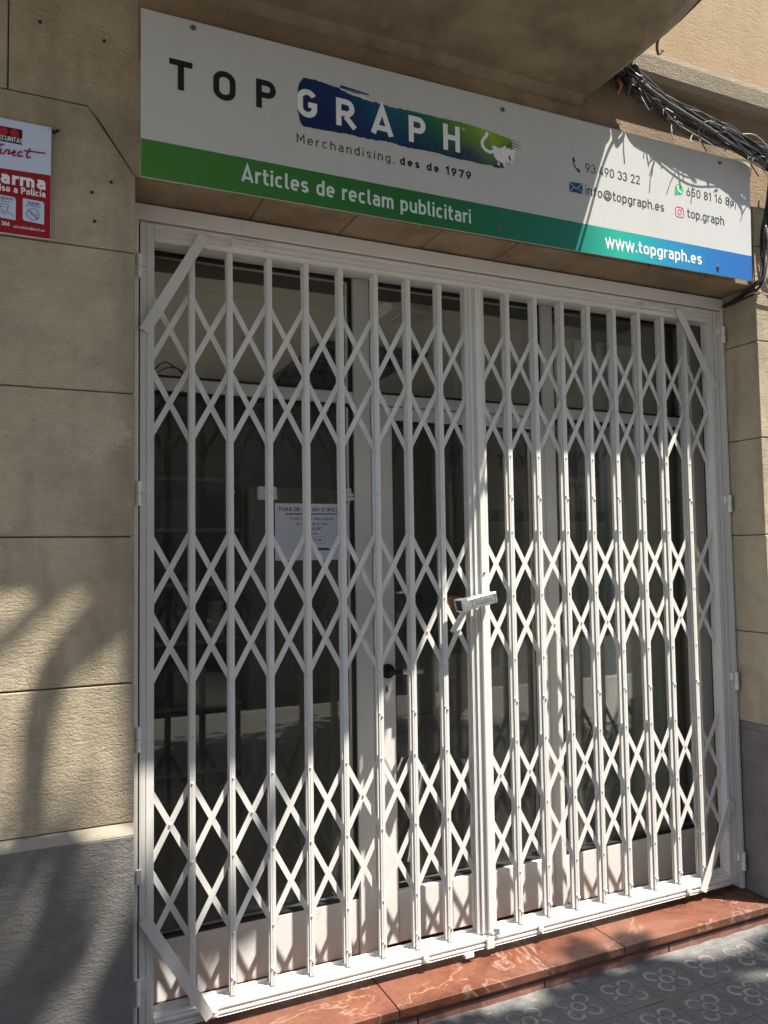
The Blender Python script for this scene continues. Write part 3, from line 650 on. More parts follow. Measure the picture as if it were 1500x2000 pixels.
def brush_mat():
    k = M('printed_brush_colours', (.02, .05, .2), .4).world(); x = k.sep(0); z = k.sep(2)
    n = k.noise(11, 6, .65); xx = k.math('ADD', k.math('MULTIPLY_ADD', x, 1/.80), k.math('MULTIPLY', n, .34))
    for q in k.N:
        if q.type == 'MATH' and q.operation == 'MULTIPLY_ADD': q.inputs[2].default_value = -.845/.80-.17
    c = k.ramp(xx, [(0, S(10, 38, 88)), (.2, S(10, 52, 104)), (.33, S(8, 92, 118)), (.48, S(10, 104, 104)), (.60, S(30, 120, 70)), (.72, S(96, 150, 34)), (.84, S(150, 182, 30)), (1, S(96, 150, 40))])
    lowm = k.ramp(k.math('ADD', k.math('MULTIPLY', z, 7.0), k.math('MULTIPLY', n, -1.1)), [(0, (1, 1, 1)), (1, (0, 0, 0))])
    for q in k.N:
        if q.type == 'MATH' and q.operation == 'MULTIPLY' and abs(q.inputs[1].default_value-7) < 1e-6:
            q.operation = 'MULTIPLY_ADD'; q.inputs[2].default_value = -2.90*7+.95
    k.col(k.mix(lowm, c, S(14, 32, 84))); return k.m
PROUD = True
SG = empty('shop_sign', (1.58, SY, 2.6), 'long white shop sign with black and blue-green lettering and a green to blue lower band', 'sign')
ORGs = ORG[SG]
P3 = lambda u, v, d: (u, SY-.0006+d, v)
def zt(x): return 3.093+.024*(x-.38)/2.41
def zb(x): return 2.604+.021*(x-.38)/2.40
m = MB(); m.prism([(.381, 2.604), (2.776, 2.625), (2.790, 3.117), (.381, 3.093)], SY, SY+.004, 'y'); m.build('panel', signwhite(), SG)
m = MB(); m.add([P3(.3815, 2.6045, 0), P3(2.7755, 2.6255, 0), P3(2.779, 2.728, 0), P3(.3815, 2.714, 0)], [(0, 1, 2, 3)]); m.build('colour_band', band_mat(), SG)
MB().box(.40, 2.755, SY+.0045, WY-.001, 2.66, 2.68).build('batten', screw_m, SG); MB().box(.40, 2.755, SY+.0045, WY-.001, 3.02, 3.04).build('batten', screw_m, SG)
black_p = flat('black_print', (.012, .012, .013), .35); dark_p = flat('dark_grey_print', (.05, .055, .07), .4); white_p = flat('white_print', (.82, .83, .84), .35); pale_p = flat('pale_green_print', (.62, .76, .66), .35); blue_p = flat('navy_print', (.015, .05, .16), .35)
def printed(name, mat, fn, parent=None):
    q = MB(); fn(q); return q.build(name, mat, parent or SG)
def letters(name, mat, *a, parent=None, **k):
    P = k.pop('P3', P3); qs = [MB()]
    def nxt(): qs.append(MB()); return qs[-1]
    text(qs[0], *a, P3=P, nxt=nxt, **k)          # one object per word
    return [q.build(name, mat, parent or SG) for q in qs if q.v]
for ch, x, wd, zz in (('T', .459, .066, 2.878), ('O', .584, .069, 2.877), ('P', .712, .066, 2.880)): letters('letter', black_p, ch, x, zz, .089, w=.2, width=wd)
# brush stroke with torn edge
def brush(q):
    top = [(.843, 2.94), (.845, 2.967), (.853, 2.994), (.858, 2.998), (.865, 3.008), (.904, 3.009), (.940, 3.006), (.978, 3.002), (1.02, 2.990), (1.066, 2.986), (1.095, 2.984), (1.143, 2.985), (1.15, 2.981), (1.235, 2.986), (1.324, 2.986), (1.429, 2.989), (1.516, 2.984), (1.613, 2.974), (1.625, 2.955)]
    bot = [(1.625, 2.90), (1.60, 2.885), (1.589, 2.862), (1.56, 2.858), (1.54, 2.863), (1.50, 2.859), (1.452, 2.861), (1.399, 2.859), (1.309, 2.864), (1.22, 2.859), (1.153, 2.864), (1.075, 2.858), (1.016, 2.860), (.947, 2.855), (.861, 2.852), (.852, 2.862), (.85, 2.875), (.846, 2.898)]
    xs = sorted(set([round(.845+.0062*i, 4) for i in range(127)]))
    def itp(c, x):
        c = sorted(c)
        for a, b in zip(c[:-1], c[1:]):
            if a[0] <= x <= b[0]: return a[1]+(b[1]-a[1])*(x-a[0])/max(1e-6, b[0]-a[0])
        return c[0][1] if x < c[0][0] else c[-1][1]
    vs = []
    for x in xs: 
        j = noise.noise(Vector((x*70, 5, 0)))*.0035+noise.noise(Vector((x*200, 1, 0)))*.002
        vs += [P3(x, itp(bot, x)+j, -.0002), P3(x, itp(top, x)-j*1.2, -.0002)]
    q.add(vs, [(2*i, 2*i+2, 2*i+3, 2*i+1) for i in range(len(xs)-1)])
printed('brush_stroke', brush_mat(), brush)
printed('brush_streak', brush_mat(), lambda q: [q.add([P3(x0, z0, -.0002), P3(x1, z1, -.0002), P3(x1-.004, z1+h*.5, -.0002), P3(x0, z0+h, -.0002)], [(0, 1, 2, 3)]) for x0, z0, x1, z1, h in ((.985, 3.0035, 1.086, 3.002, .010), (1.0, 2.996, 1.055, 2.999, .004), (1.618, 2.968, 1.664, 2.965, .004), (1.615, 2.958, 1.662, 2.955, .006), (1.61, 2.948, 1.668, 2.944, .005), (1.612, 2.938, 1.64, 2.935, .006))])
printed('brush_gap', white_p, lambda q: [q.add([P3(a, b, -.0005), P3(c, d, -.0005), P3(c, d+.0025, -.0005), P3(a, b+.002, -.0005)], [(0, 1, 2, 3)]) for a, b, c, d in ((.985, 2.998, 1.07, 2.992), (1.01, 2.992, 1.09, 2.986))])
for ch, x, wd, zz in (('G', .842, .066, 2.883), ('R', .968, .072, 2.881), ('A', 1.091, .075, 2.882), ('P', 1.222, .067, 2.881), ('H', 1.351, .066, 2.881)): letters('letter', white_p, ch, x, zz, .089, w=.2, width=wd, y=-.0009)
def splash(q):
    ribbon(q, [(1.527, 2.976), (1.520, 2.962), (1.510, 2.950), (1.503, 2.936), (1.506, 2.922), (1.517, 2.912), (1.535, 2.908), (1.555, 2.916)], .0115, -.0009, P3)
    rnd = random.Random(3); c = (1.585, 2.915); n = 46; pts = []
    for i in range(n):
        a = 2*PI*i/n; r = (.052 if math.cos(a) > 0 else .040)*(1+.22*rnd.uniform(-1, 1)); pts.append((c[0]+r*math.cos(a)*1.05, c[1]+r*math.sin(a)*.62+.010*math.cos(a*2)))
    q.add([P3(c[0], c[1], -.0012)]+[P3(u, v, -.0012) for u, v in pts], [(0, i+1, (i+1) % n+1) for i in range(n)])
    for i in range(10):
        x_, z_ = rnd.uniform(1.54, 1.62), rnd.uniform(2.868, 2.90); q.add([P3(x_, z_, -.0015), P3(x_+.012, z_-.004, -.0015), P3(x_+.004, z_+.016, -.0015)], [(0, 1, 2)])
printed('white_splash', white_p, splash)
printed('splash_flecks', pale_p if False else flat('olive_fleck_print', (.22, .30, .10), .4), lambda q: [q.add([P3(a, b, -.002), P3(a+.004, b-.009, -.002), P3(a+.001, b+.002, -.002)], [(0, 1, 2)]) for a, b in [(1.56+.008*i+random.uniform(-.004, .004), 2.885+random.uniform(-.012, .045)) for i in range(12)]])
printed('registered_mark', white_p, lambda q: ribbon(q, arcp(1.431, 2.966, .004, .004, 0, 360, 10)+[arcp(1.431, 2.966, .004, .004, 0, 360, 10)[1]], .0012, -.0009, P3))
letters('tagline', black_p, 'Merchandising,', .840, 2.797, .0285, w=.12, track=.30, width=.331)
letters('tagline', black_p, 'des de 1979', 1.190, 2.797, .0275, w=.21, track=.22, space=.26, width=.268)
letters('slogan', pale_p, 'Articles de reclam publicitari', .668, 2.644, .049, y=-.0006, w=.165, track=.115, space=.26, width=.785)
letters('phone_number', dark_p, '93 490 33 22', 1.944, 2.919, .0335, w=.125, track=.15, space=.22, width=.256)
letters('mail_address', dark_p, 'info@topgraph.es', 1.941, 2.833, .036, w=.125, track=.13, width=.376)
letters('phone_number', dark_p, '650 81 16 86', 2.435, 2.919, .0335, w=.125, track=.15, space=.22, width=.256)
letters('account_name', dark_p, 'top.graph', 2.435, 2.832, .036, w=.125, track=.13, width=.197)
letters('web_address', white_p, 'www.topgraph.es', 2.025, 2.652, .046, y=-.0006, w=.165, track=.10, width=.478)
printed('handset_icon', blue_p, lambda q: (ribbon(q, [(1.891, 2.957), (1.889, 2.945), (1.895, 2.930), (1.905, 2.919), (1.913, 2.915)], .0055, 0, P3), ribbon(q, [(1.889, 2.961), (1.894, 2.946)], .010, -.0003, P3), ribbon(q, [(1.905, 2.922), (1.918, 2.912)], .010, -.0003, P3)))
printed('envelope_icon', flat('icon_blue', (.012, .07, .19), .35), lambda q: q.add([P3(1.868, 2.832, 0), P3(1.927, 2.832, 0), P3(1.928, 2.872, 0), P3(1.869, 2.868, 0)], [(0, 1, 2, 3)]))
printed('envelope_lines', white_p, lambda q: (ribbon(q, [(1.870, 2.866), (1.898, 2.846), (1.926, 2.870)], .0018, -.0006, P3), ribbon(q, [(1.870, 2.834), (1.890, 2.851)], .0015, -.0007, P3), ribbon(q, [(1.926, 2.834), (1.907, 2.852)], .0015, -.0007, P3)))
def disc(q, cx, cz, r, y, n=28, P=None):
    P = P or P3; q.add([P(cx+r*math.cos(2*PI*i/n), cz+r*math.sin(2*PI*i/n), y) for i in range(n)], [tuple(range(n))])
printed('message_icon', flat('icon_green', (.07, .46, .16), .35), lambda q: (disc(q, 2.397, 2.936, .0215, 0), q.add([P3(2.374, 2.912, -.0003), P3(2.392, 2.916, -.0003), P3(2.377, 2.930, -.0003)], [(0, 1, 2)])))
printed('message_icon_ring', white_p, lambda q: (ribbon(q, [(2.389, 2.946), (2.390, 2.938), (2.396, 2.929), (2.404, 2.926)], .0055, -.0006, P3), ribbon(q, [(2.388, 2.949), (2.391, 2.941)], .008, -.0009, P3), ribbon(q, [(2.400, 2.929), (2.408, 2.925)], .008, -.0009, P3)))
def insta(q):
    x0, x1, z0, z1, r = 2.375, 2.417, 2.826, 2.865, .011
    p = arcp(x1-r, z1-r, r, r, 0, 90, 6)+arcp(x0+r, z1-r, r, r, 90, 180, 6)+arcp(x0+r, z0+r, r, r, 180, 270, 6)+arcp(x1-r, z0+r, r, r, 270, 360, 6); ribbon(q, p+[p[0], p[1]], .0032, 0, P3)
    p = arcp(2.396, 2.8455, .0095, .0095, 0, 360, 18); ribbon(q, p+[p[1]], .003, 0, P3); disc(q, 2.4075, 2.857, .0024, 0, 10)
printed('camera_icon', flat('icon_magenta', (.62, .06, .12), .35), insta)
for x, z in ((.527, 3.073), (.522, 2.635), (1.590, 3.070), (1.563, 2.645), (2.590, 2.655), (2.62, 3.085)):
    m = MB(); m.tube([(x, SY-.001, z), (x, SY-.003, z)], .0085, 16); m.build('washer', screw_m, SG); MB().tube([(x, SY-.0032, z), (x, SY-.0062, z)], .0052, 12).build('screw', flat('screw_head_%d' % int(x*100), (.09, .09, .09), .4), SG)

PROUD = False
for x_ in (.60, 1.2, 1.8, 2.4): MB().box(x_, x_+.03, SY-.0125, WY-.001, 2.63, 3.04).build('batten', screw_m, SG)
# ------------------------------------------------------------------ alarm notice
AL = empty('alarm_sign', (.0, WY-.006, 2.39), 'red and white burglar alarm notice screwed to the left stone pier', 'sign')
AY = WY-.007; PA = lambda u, v, d: (u, AY-.0006+d, v)
alw = M('alarm_white_sky_tint', (.56, .64, .80), .25); alw = alw.m; alr = M('alarm_red', (.30, .010, .016), .22).m  # bluish sky reflection put into the white base colour
MB().box(-.150, .1505, AY, WY-.001, 2.394, 2.704).build('plate', alw, AL, bevel=.0008)
pr = lambda n, mt, f: printed(n, mt, f, AL)
pr('red_field', alr, lambda q: q.add([PA(-.149, 2.395, 0), PA(.1497, 2.395, 0), PA(.1497, 2.570, 0), PA(-.149, 2.562, 0)], [(0, 1, 2, 3)]))
pr('logo_box', flat('logo_black', (.012, .01, .012), .3), lambda q: q.add([PA(-.06, 2.640, 0), PA(.079, 2.640, 0), PA(.079, 2.681, 0), PA(-.06, 2.681, 0)], [(0, 1, 2, 3)]))
pr('logo_spots', flat('logo_red', (.42, .01, .02), .3), lambda q: [disc(q, c, 2.668, .011, -.0005, 16, PA) for c in (.008, .034, .060)])
def T_(n, mt, s, x, z, sz, **k): return letters(n, mt, s, x, z, sz, P3=PA, parent=AL, **k)
T_('logo_text', white_p, 'SECURITAS', .0155, 2.6435, .0125, w=.15, track=.08, width=.065, y=-.0008)
def script(q):
    for st in ([(-.05, 2.630), (-.06, 2.606), (-.045, 2.604), (-.025, 2.616), (-.012, 2.632)], [(-.012, 2.620), (-.017, 2.606), (-.006, 2.607), (.002, 2.619), (.010, 2.619), (.006, 2.607)], [(.006, 2.607), (.016, 2.612), (.024, 2.620), (.026, 2.616), (.019, 2.612), (.021, 2.606), (.030, 2.608)], [(.046, 2.618), (.040, 2.621), (.033, 2.613), (.036, 2.607), (.048, 2.610)], [(.068, 2.634), (.058, 2.615), (.060, 2.607), (.070, 2.611)], [(.05, 2.625), (.085, 2.627), (.112, 2.628)], [(-.012, 2.631), (-.004, 2.632)]):
        ribbon(q, [(a*.86+.040, b) for a, b in st], .0042, -.0006-.0003*abs(st[0][0]), PA)
pr('script_text', flat('script_red', (.30, .012, .05), .3), script)
T_('notice_text', white_p, 'Alarma', .138, 2.527, .0345, w=.22, track=.07, align='r', y=-.0006, sx=1.33)
T_('notice_text', white_p, 'aviso a Polic\u00eda', .137, 2.506, .0180, w=.19, track=.10, align='r', y=-.0006, sx=.97)
for cx in (.037, .106):
    pr('notice_box', alw, lambda q: q.add([PA(a, b, -.0006) for a, b in [(cx-.024, 2.440), (cx-.020, 2.435), (cx+.028, 2.432), (cx+.0285, 2.488), (cx+.024, 2.494), (cx-.024, 2.495)]], [tuple(range(6))]))
T_('notice_text', black_p, 'Vigilante', .041, 2.484, .0075, w=.14, align='c', y=-.0009); T_('notice_text', black_p, 'Alarma', .108, 2.482, .0075, w=.16, align='c', y=-.0009)
T_('notice_text', black_p, '24 horas', .041, 2.477, .0045, w=.12, align='c', y=-.0009); T_('notice_text', black_p, 'anti-inhibidores', .108, 2.476, .0045, w=.12, align='c', y=-.0009)
def guard(q):
    c = .038; ribbon(q, arcp(c, 2.468, .011, .0045, 0, 360, 14)+[arcp(c, 2.468, .011, .0045, 0, 360, 14)[1]], .0011, -.0009, PA)
    ribbon(q, [(c-.009, 2.464)]+arcp(c, 2.461, .008, .010, 200, 340, 8)+[(c+.009, 2.464)], .0011, -.0011, PA)
    ribbon(q, [(c-.022, 2.440), (c-.020, 2.446), (c-.008, 2.450), (c, 2.444), (c+.008, 2.450), (c+.020, 2.446), (c+.022, 2.440)], .0012, -.0013, PA)
pr('guard_drawing', black_p, guard)
def nosig(q):
    c = (.107, 2.455); p = arcp(c[0], c[1], .0155, .0155, 0, 360, 24); ribbon(q, p+[p[1]], .0016, -.0009, PA); ribbon(q, [(c[0]-.011, c[1]+.011), (c[0]+.011, c[1]-.011)], .0022, -.0012, PA)
    for r in (.005, .0085): ribbon(q, arcp(c[0]+.002, c[1], r, r, -50, 50, 6), .0009, -.001, PA)
    ribbon(q, [(c[0]-.005, c[1]-.011), (c[0]-.005, c[1]+.003), (c[0]-.001, c[1]+.006)], .0009, -.001, PA)
pr('no_jamming_drawing', dark_p, nosig)
T_('notice_text', white_p, '366', .051, 2.414, .0115, w=.17, sx=.85, align='r', y=-.0006); T_('notice_text', white_p, 'securitasdirect.es', .060, 2.412, .0072, w=.14, width=.076, y=-.0006)
MB().tube([(.143, AY-.001, 2.697), (.143, AY-.0025, 2.697)], .002, 8).build('screw', screw_m, AL)
MB().tube([(.157, WY-.001, 2.694), (.157, WY-.006, 2.694)], .005, 8).build('wall_anchor', rubber, AL)

# ------------------------------------------------------------------ paper notice on the inside of the glass
PN = empty('paper_notice', (1.03, .193, 1.52), 'white paper notice about opening hours taped inside the left window', 'notice')
NY = GY+.022-.0015; PP = lambda u, v, d: (u, NY-.0003+d, v)
paper = M('white_paper', (.72, .74, .80), .7).m
x0n, x1n, z0n, z1n = .891, 1.168, 1.522, 1.722
MB().box(x0n, x1n, NY, NY+.0008, z0n, z1n).build('sheet', paper, PN)
pn = lambda mt, s, x, z, sz, **k: letters('notice_text', mt, s, x, z, sz, P3=PP, parent=PN, **k)
pn(blue_p, "FORA DE HORARI D'OFICINA", .906, 1.6945, .0135, w=.19, track=.10, width=.236)
printed('rule', blue_p, lambda q: q.add([PP(.928, 1.6825, 0), PP(1.128, 1.6845, 0), PP(1.128, 1.6885, 0), PP(.928, 1.6865, 0)], [(0, 1, 2, 3)]), PN)
pn(dark_p, 'Si esta cerrado, dejar paquete', 1.028, 1.664, .0105, w=.12, track=.12, align='c', sx=.95); pn(dark_p, 'en el bar de al lado', 1.028, 1.646, .0105, w=.12, align='c'); pn(blue_p, '"EL-LLOC"', 1.036, 1.628, .0115, w=.2, align='c')
pn(dark_p, 'Gracias', 1.030, 1.612, .0095, w=.12, align='c'); pn(dark_p, '26 46', 1.045, 1.588, .0115, w=.13, align='c')
printed('box_outline', dark_p, lambda q: ribbon(q, [(.985, 1.603), (1.075, 1.604), (1.075, 1.580), (.985, 1.579), (.985, 1.603), (1.075, 1.604)], .0009, 0, PP), PN)
printed('blue_bar', blue_p, lambda q: (q.add([PP(1.03, 1.556, 0), PP(1.10, 1.557, 0), PP(1.085, 1.564, 0), PP(1.04, 1.565, 0)], [(0, 1, 2, 3)])), PN)

# ------------------------------------------------------------------ cables
CB = empty('cable_bundle', (2.9, -.27, 2.6), 'tangled bundle of black and grey cables hung along the wall over the sign end', 'cables')
rnd = random.Random(11)
def spline(ctrl, n=10):
    out = []; c = [ctrl[0]]+list(ctrl)+[ctrl[-1]]
    for i in range(1, len(c)-2):
        for k in range(n):
            t = k/n; p = [Vector(c[i+j]) for j in (-1, 0, 1, 2)]
            out.append(.5*((2*p[1])+(-p[0]+p[2])*t+(2*p[0]-5*p[1]+4*p[2]-p[3])*t*t+(-p[0]+3*p[1]-3*p[2]+p[3])*t**3))
    out.append(Vector(c[-2])); return out
main = [(2.12, -.245, 3.315), (2.20, -.262, 3.25), (2.32, -.266, 3.205), (2.48, -.268, 3.178), (2.62, -.268, 3.155), (2.76, -.268, 3.13), (2.88, -.266, 3.10), (3.05, -.262, 3.08), (3.4, -.26, 3.06), (4.2, -.26, 3.07)]
def bundle(path, n, spread, rmin, rmax, mats, name='cable', wob=.010):
    for k in range(n):
        a = rnd.uniform(0, 2*PI); rr = spread*math.sqrt(rnd.random()); ph = rnd.uniform(0, 6)
        pts = []
        for i, p in enumerate(path):
            s = i*.9+ph; pts.append((p[0]+rnd.uniform(-.012, .012), p[1]+min(rr, .03)*.5*math.cos(a+s*.5)+rnd.uniform(-.005, .005), p[2]+rr*math.sin(a+s*.5)+rnd.uniform(-wob, wob)))
        MB().tube(spline(pts, 6), rnd.uniform(rmin, rmax), 6).build(name, rnd.choice(mats), CB, smooth=True)
bundle(main, 13, .044, .003, .0068, [cab_b]*7+[cab_g], wob=.018); bundle(main, 16, .062, .0012, .0026, [cab_g, cab_g, cab_b, cab_b, cab_w], wob=.030)
down = [(2.86, -.262, 3.10), (2.853, -.245, 2.97), (2.845, -.228, 2.85), (2.838, -.225, 2.74), (2.833, -.222, 2.66), (2.815, -.208, 2.618), (2.812, -.12, 2.590), (2.808, -.05, 2.575)]
bundle(down, 6, .016, .004, .0065, [cab_b, cab_b, cab_g])
bundle([(2.90, -.23, 3.05), (2.885, -.225, 2.93), (2.905, -.222, 2.80), (2.94, -.22, 2.72), (3.05, -.215, 2.62), (3.3, -.21, 2.60)], 4, .016, .003, .0055, [cab_b, cab_g])
for pts, r, mt in (([(2.845, -.232, 2.86), (2.86, -.236, 2.78), (2.852, -.23, 2.70), (2.838, -.222, 2.625)], .006, cab_w), ([(2.855, -.23, 2.74), (2.872, -.235, 2.68), (2.868, -.232, 2.62)], .0055, cab_w), ([(2.812, -.13, 2.585), (2.822, -.19, 2.592), (2.86, -.205, 2.585), (3.1, -.2, 2.575)], .0032, cab_w), ([(2.812, -.03, 2.575), (2.815, -.12, 2.578), (2.818, -.17, 2.583), (2.84, -.198, 2.586)], .0035, cab_b)):
    MB().tube(spline(pts, 8), r, 6).build('cable', mt, CB, smooth=True)
# ties, ends and torn tape
for i in range(44):
    p = Vector(main[1]).lerp(Vector(main[6]), rnd.random()); k = min(range(len(main)), key=lambda j: abs(main[j][0]-p.x)); p = Vector(main[k])+Vector((rnd.uniform(-.06, .06), rnd.uniform(-.012, 0), rnd.uniform(-.06, .01)))
    d = Vector((rnd.uniform(-1, 1), rnd.uniform(-.3, .1), rnd.uniform(-1.3, .2))).normalized(); L0 = rnd.uniform(.02, .07)
    MB().tube([p, p+d*L0*.6, p+d*L0+Vector((.006, 0, -.004))], .0022, 5).build('cable_tie', rnd.choice([cab_g, cab_b, cab_w]), CB)
# junction clump beneath the balcony end
m = MB()
for i in range(9):
    a = Vector((2.10+rnd.uniform(-.03, .05), -.25+rnd.uniform(-.03, .02), 3.29+rnd.uniform(-.05, .03))); m.tube(spline([a, a+Vector((rnd.uniform(-.03, .04), -.02, rnd.uniform(-.04, .03))), a+Vector((rnd.uniform(0, .06), 0, rnd.uniform(-.06, 0)))], 5), rnd.uniform(.005, .009), 6)
m.build('cable_knot', cab_b, CB, smooth=True)
MB().tube(spline([(2.07, -.235, 3.285), (2.085, -.26, 3.262), (2.078, -.25, 3.225)], 6), .0045, 6).build('copper_wire', flat('copper', (.55, .18, .08), .4), CB, smooth=True)
m = MB()
for i in range(14):
    a = Vector((2.14+rnd.uniform(-.07, .05), -.64+rnd.uniform(-.08, .08), 3.43+rnd.uniform(-.03, .05))); m.tube(spline([a, a+Vector((rnd.uniform(-.06, .08), rnd.uniform(-.06, .04), rnd.uniform(-.02, .05))), a+Vector((rnd.uniform(0, .12), rnd.uniform(0, .12), rnd.uniform(-.02, .06)))], 5), rnd.uniform(.005, .012), 6)
m.build('cable_knot', cab_b, CB, smooth=True)
# loose cable around the balcony flank
MB().tube(spline([(1.96, -.90, 3.74), (2.17, -.76, 3.60), (2.195, -.62, 3.46), (2.185, -.47, 3.41), (2.18, -.36, 3.40), (2.22, -.31, 3.38), (2.245, -.31, 3.40)], 8), .0055, 6).build('cable', flat('rusty_cable', (.12, .06, .035), .6), CB, smooth=True)

# ------------------------------------------------------------------ inside the shop, plus two added skylit side rooms
def wallm(name, c, r=.8):
    k = M(name, c, r); k.world(); k.col(k.mix(k.ramp(k.noise(2.5, 4), [(.35, (0, 0, 0)), (.7, (.35,)*3)]), c, tuple(x*.75 for x in c))); return k.m
green_w = wallm('dark_green_wall', (.03, .062, .024)); white_w = wallm('off_white_wall', (.80, .77, .70)); ceil_m = wallm('white_ceiling_tile', (.90, .84, .74)); annex_floor_m = wallm('pale_annex_floor', (.66, .62, .54), .4)  # the pale floor serves only the added side rooms, to bounce daylight
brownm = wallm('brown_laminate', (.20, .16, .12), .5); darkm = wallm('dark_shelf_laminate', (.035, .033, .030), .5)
RX0, RX1, RY0, RY1, RZ = -.7, 6.2, .37, 2.9, 2.66
struct(MB().box(RX0, RX1, .301, RY1+.3, .0, .139), 'shop_and_annex_floor', wallm('dark_floor_tile', (.11, .095, .08), .35))
struct(MB().box(RX0-.1, RX1+.1, RY1+.15, RY1+.3, .1, 2.9), 'shop_and_annex_back_wall', green_w)
struct(MB().box(-3.6, RX0, .301, 4.4, .0, .139), 'shop_and_annex_floor', annex_floor_m); struct(MB().box(-3.8, -3.6, .6, 4.6, .1, 2.9), 'added_annex_wall', white_w)  # added unseen room on the left, brings daylight to the shop ceiling
struct(MB().box(-3.8, RX0-.2, .37, .6, .1, 2.9), 'shop_and_annex_front_wall', white_w); struct(MB().box(-3.8, RX0-.1, 4.4, 4.6, .1, 2.9), 'shop_and_annex_back_wall', white_w); struct(MB().box(RX0-.1, RX0, RY1+.3, 4.6, .1, 2.9), 'added_annex_wall', white_w)  # walls of the added left room
struct(MB().box(-3.8, RX0-.2, .6, 1.7, RZ, 2.9), 'shop_and_annex_ceiling', white_w); struct(MB().box(-3.8, RX0-.2, 4.0, 4.6, RZ, 2.9), 'shop_and_annex_ceiling', white_w)  # gap between these is an invented skylight
struct(MB().box(RX1, 8.6, .301, 4.4, .0, .139), 'shop_and_annex_floor', annex_floor_m); struct(MB().box(8.6, 8.8, .6, 4.6, .1, 2.9), 'added_annex_wall', white_w)  # second added room, out of view, brightens the interior behind the right panes
struct(MB().box(RX1+.2, 8.8, .37, .6, .1, 2.9), 'shop_and_annex_front_wall', white_w); struct(MB().box(RX1+.1, 8.8, 4.4, 4.6, .1, 2.9), 'shop_and_annex_back_wall', white_w); struct(MB().box(RX1, RX1+.1, RY1+.3, 4.6, .1, 2.9), 'added_annex_wall', white_w)  # walls of the added right room
struct(MB().box(RX1+.2, 8.8, .6, 1.7, RZ, 2.9), 'shop_and_annex_ceiling', white_w); struct(MB().box(RX1+.2, 8.8, 4.0, 4.6, RZ, 2.9), 'shop_and_annex_ceiling', white_w)  # open strip left here as another invented skylight
CE = struct(MB().box(RX0-.2, RX1+.2, .24, RY1+.3, RZ+.02, RZ+.12), 'shop_and_annex_ceiling', white_w)
struct(MB().box(RX0-.2, XL, .37, .6, .14, RZ+.02), 'shop_and_annex_front_wall', white_w); struct(MB().box(XR, RX1+.2, .37, .6, .14, RZ+.02), 'shop_and_annex_front_wall', white_w)
ct = MB().box(-.2985, .2985, -.2985, .2985, 0, .012).build('ceiling_tile', ceil_m, CE); first = True
for i in range(11):
    for j in range(5):
        q = ct if first else inst(ct, CE, (0, 0, 0)); first = False; q.location = (RX0+.3+.6*i, .56+.6*j, RZ+random.uniform(0, .003))
def stand(name, label, cat, loc): return empty(name, loc, label, cat)
# ceiling grille
g = stand('ceiling_grille', 'black louvred air grille set in the shop ceiling, seen through the top panes', 'air grille', (1.8, 1.9, 2.64))
for q in ((1.50, 2.12, 1.36, 1.39), (1.50, 2.12, 2.41, 2.44), (1.50, 1.53, 1.39, 2.41), (2.09, 2.12, 1.39, 2.41)): MB().box(*q, 2.628, 2.655).build('grille_frame', darkm, g)
MB().box(1.53, 2.09, 1.39, 2.41, 2.6535, 2.657).build('grille_back', blackm, g)
for i in range(17):
    y = 1.41+.06*i; MB().add([(1.53, y, 2.630), (2.09, y, 2.630), (2.09, y+.032, 2.648), (1.53, y+.032, 2.648), (1.53, y, 2.628), (2.09, y, 2.628), (2.09, y+.032, 2.646), (1.53, y+.032, 2.646)], [(0, 1, 2, 3), (4, 5, 6, 7), (0, 1, 5, 4), (1, 2, 6, 5), (2, 3, 7, 6), (3, 0, 4, 7)]).build('slat', darkm if i % 3 else rubber, g)
# flush ceiling lamp
g = stand('ceiling_lamp', 'oblong off-white emergency lamp, unlit, on the shop ceiling behind the door transom', 'lamp', (1.66, .68, 2.63))
m = MB(); p = [(1.54+.0, .60), (1.57, .57), (1.75, .57), (1.79, .60), (1.79, .76), (1.75, .79), (1.57, .79), (1.54, .76)]; m.prism(p, 2.60, 2.657, 'z'); m.build('lamp_body', flat('lamp_plastic', (.85, .82, .76), .4), g, bevel=.006)
MB().box(1.60, 1.73, .62, .74, 2.592, 2.599).build('lamp_diffuser', flat('lamp_diffuser_plastic', (.72, .68, .60), .3), g, bevel=.002)
# cupboard
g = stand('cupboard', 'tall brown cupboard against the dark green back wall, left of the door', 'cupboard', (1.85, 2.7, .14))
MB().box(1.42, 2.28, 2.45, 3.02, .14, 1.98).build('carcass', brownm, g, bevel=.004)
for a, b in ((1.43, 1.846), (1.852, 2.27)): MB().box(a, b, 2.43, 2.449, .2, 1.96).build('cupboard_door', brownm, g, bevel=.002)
for x_ in (1.80, 1.895): MB().tube([(x_, 2.43, 1.0), (x_, 2.40, 1.0), (x_, 2.40, 1.12), (x_, 2.43, 1.12)], .005, 6).build('handle', chrome, g)
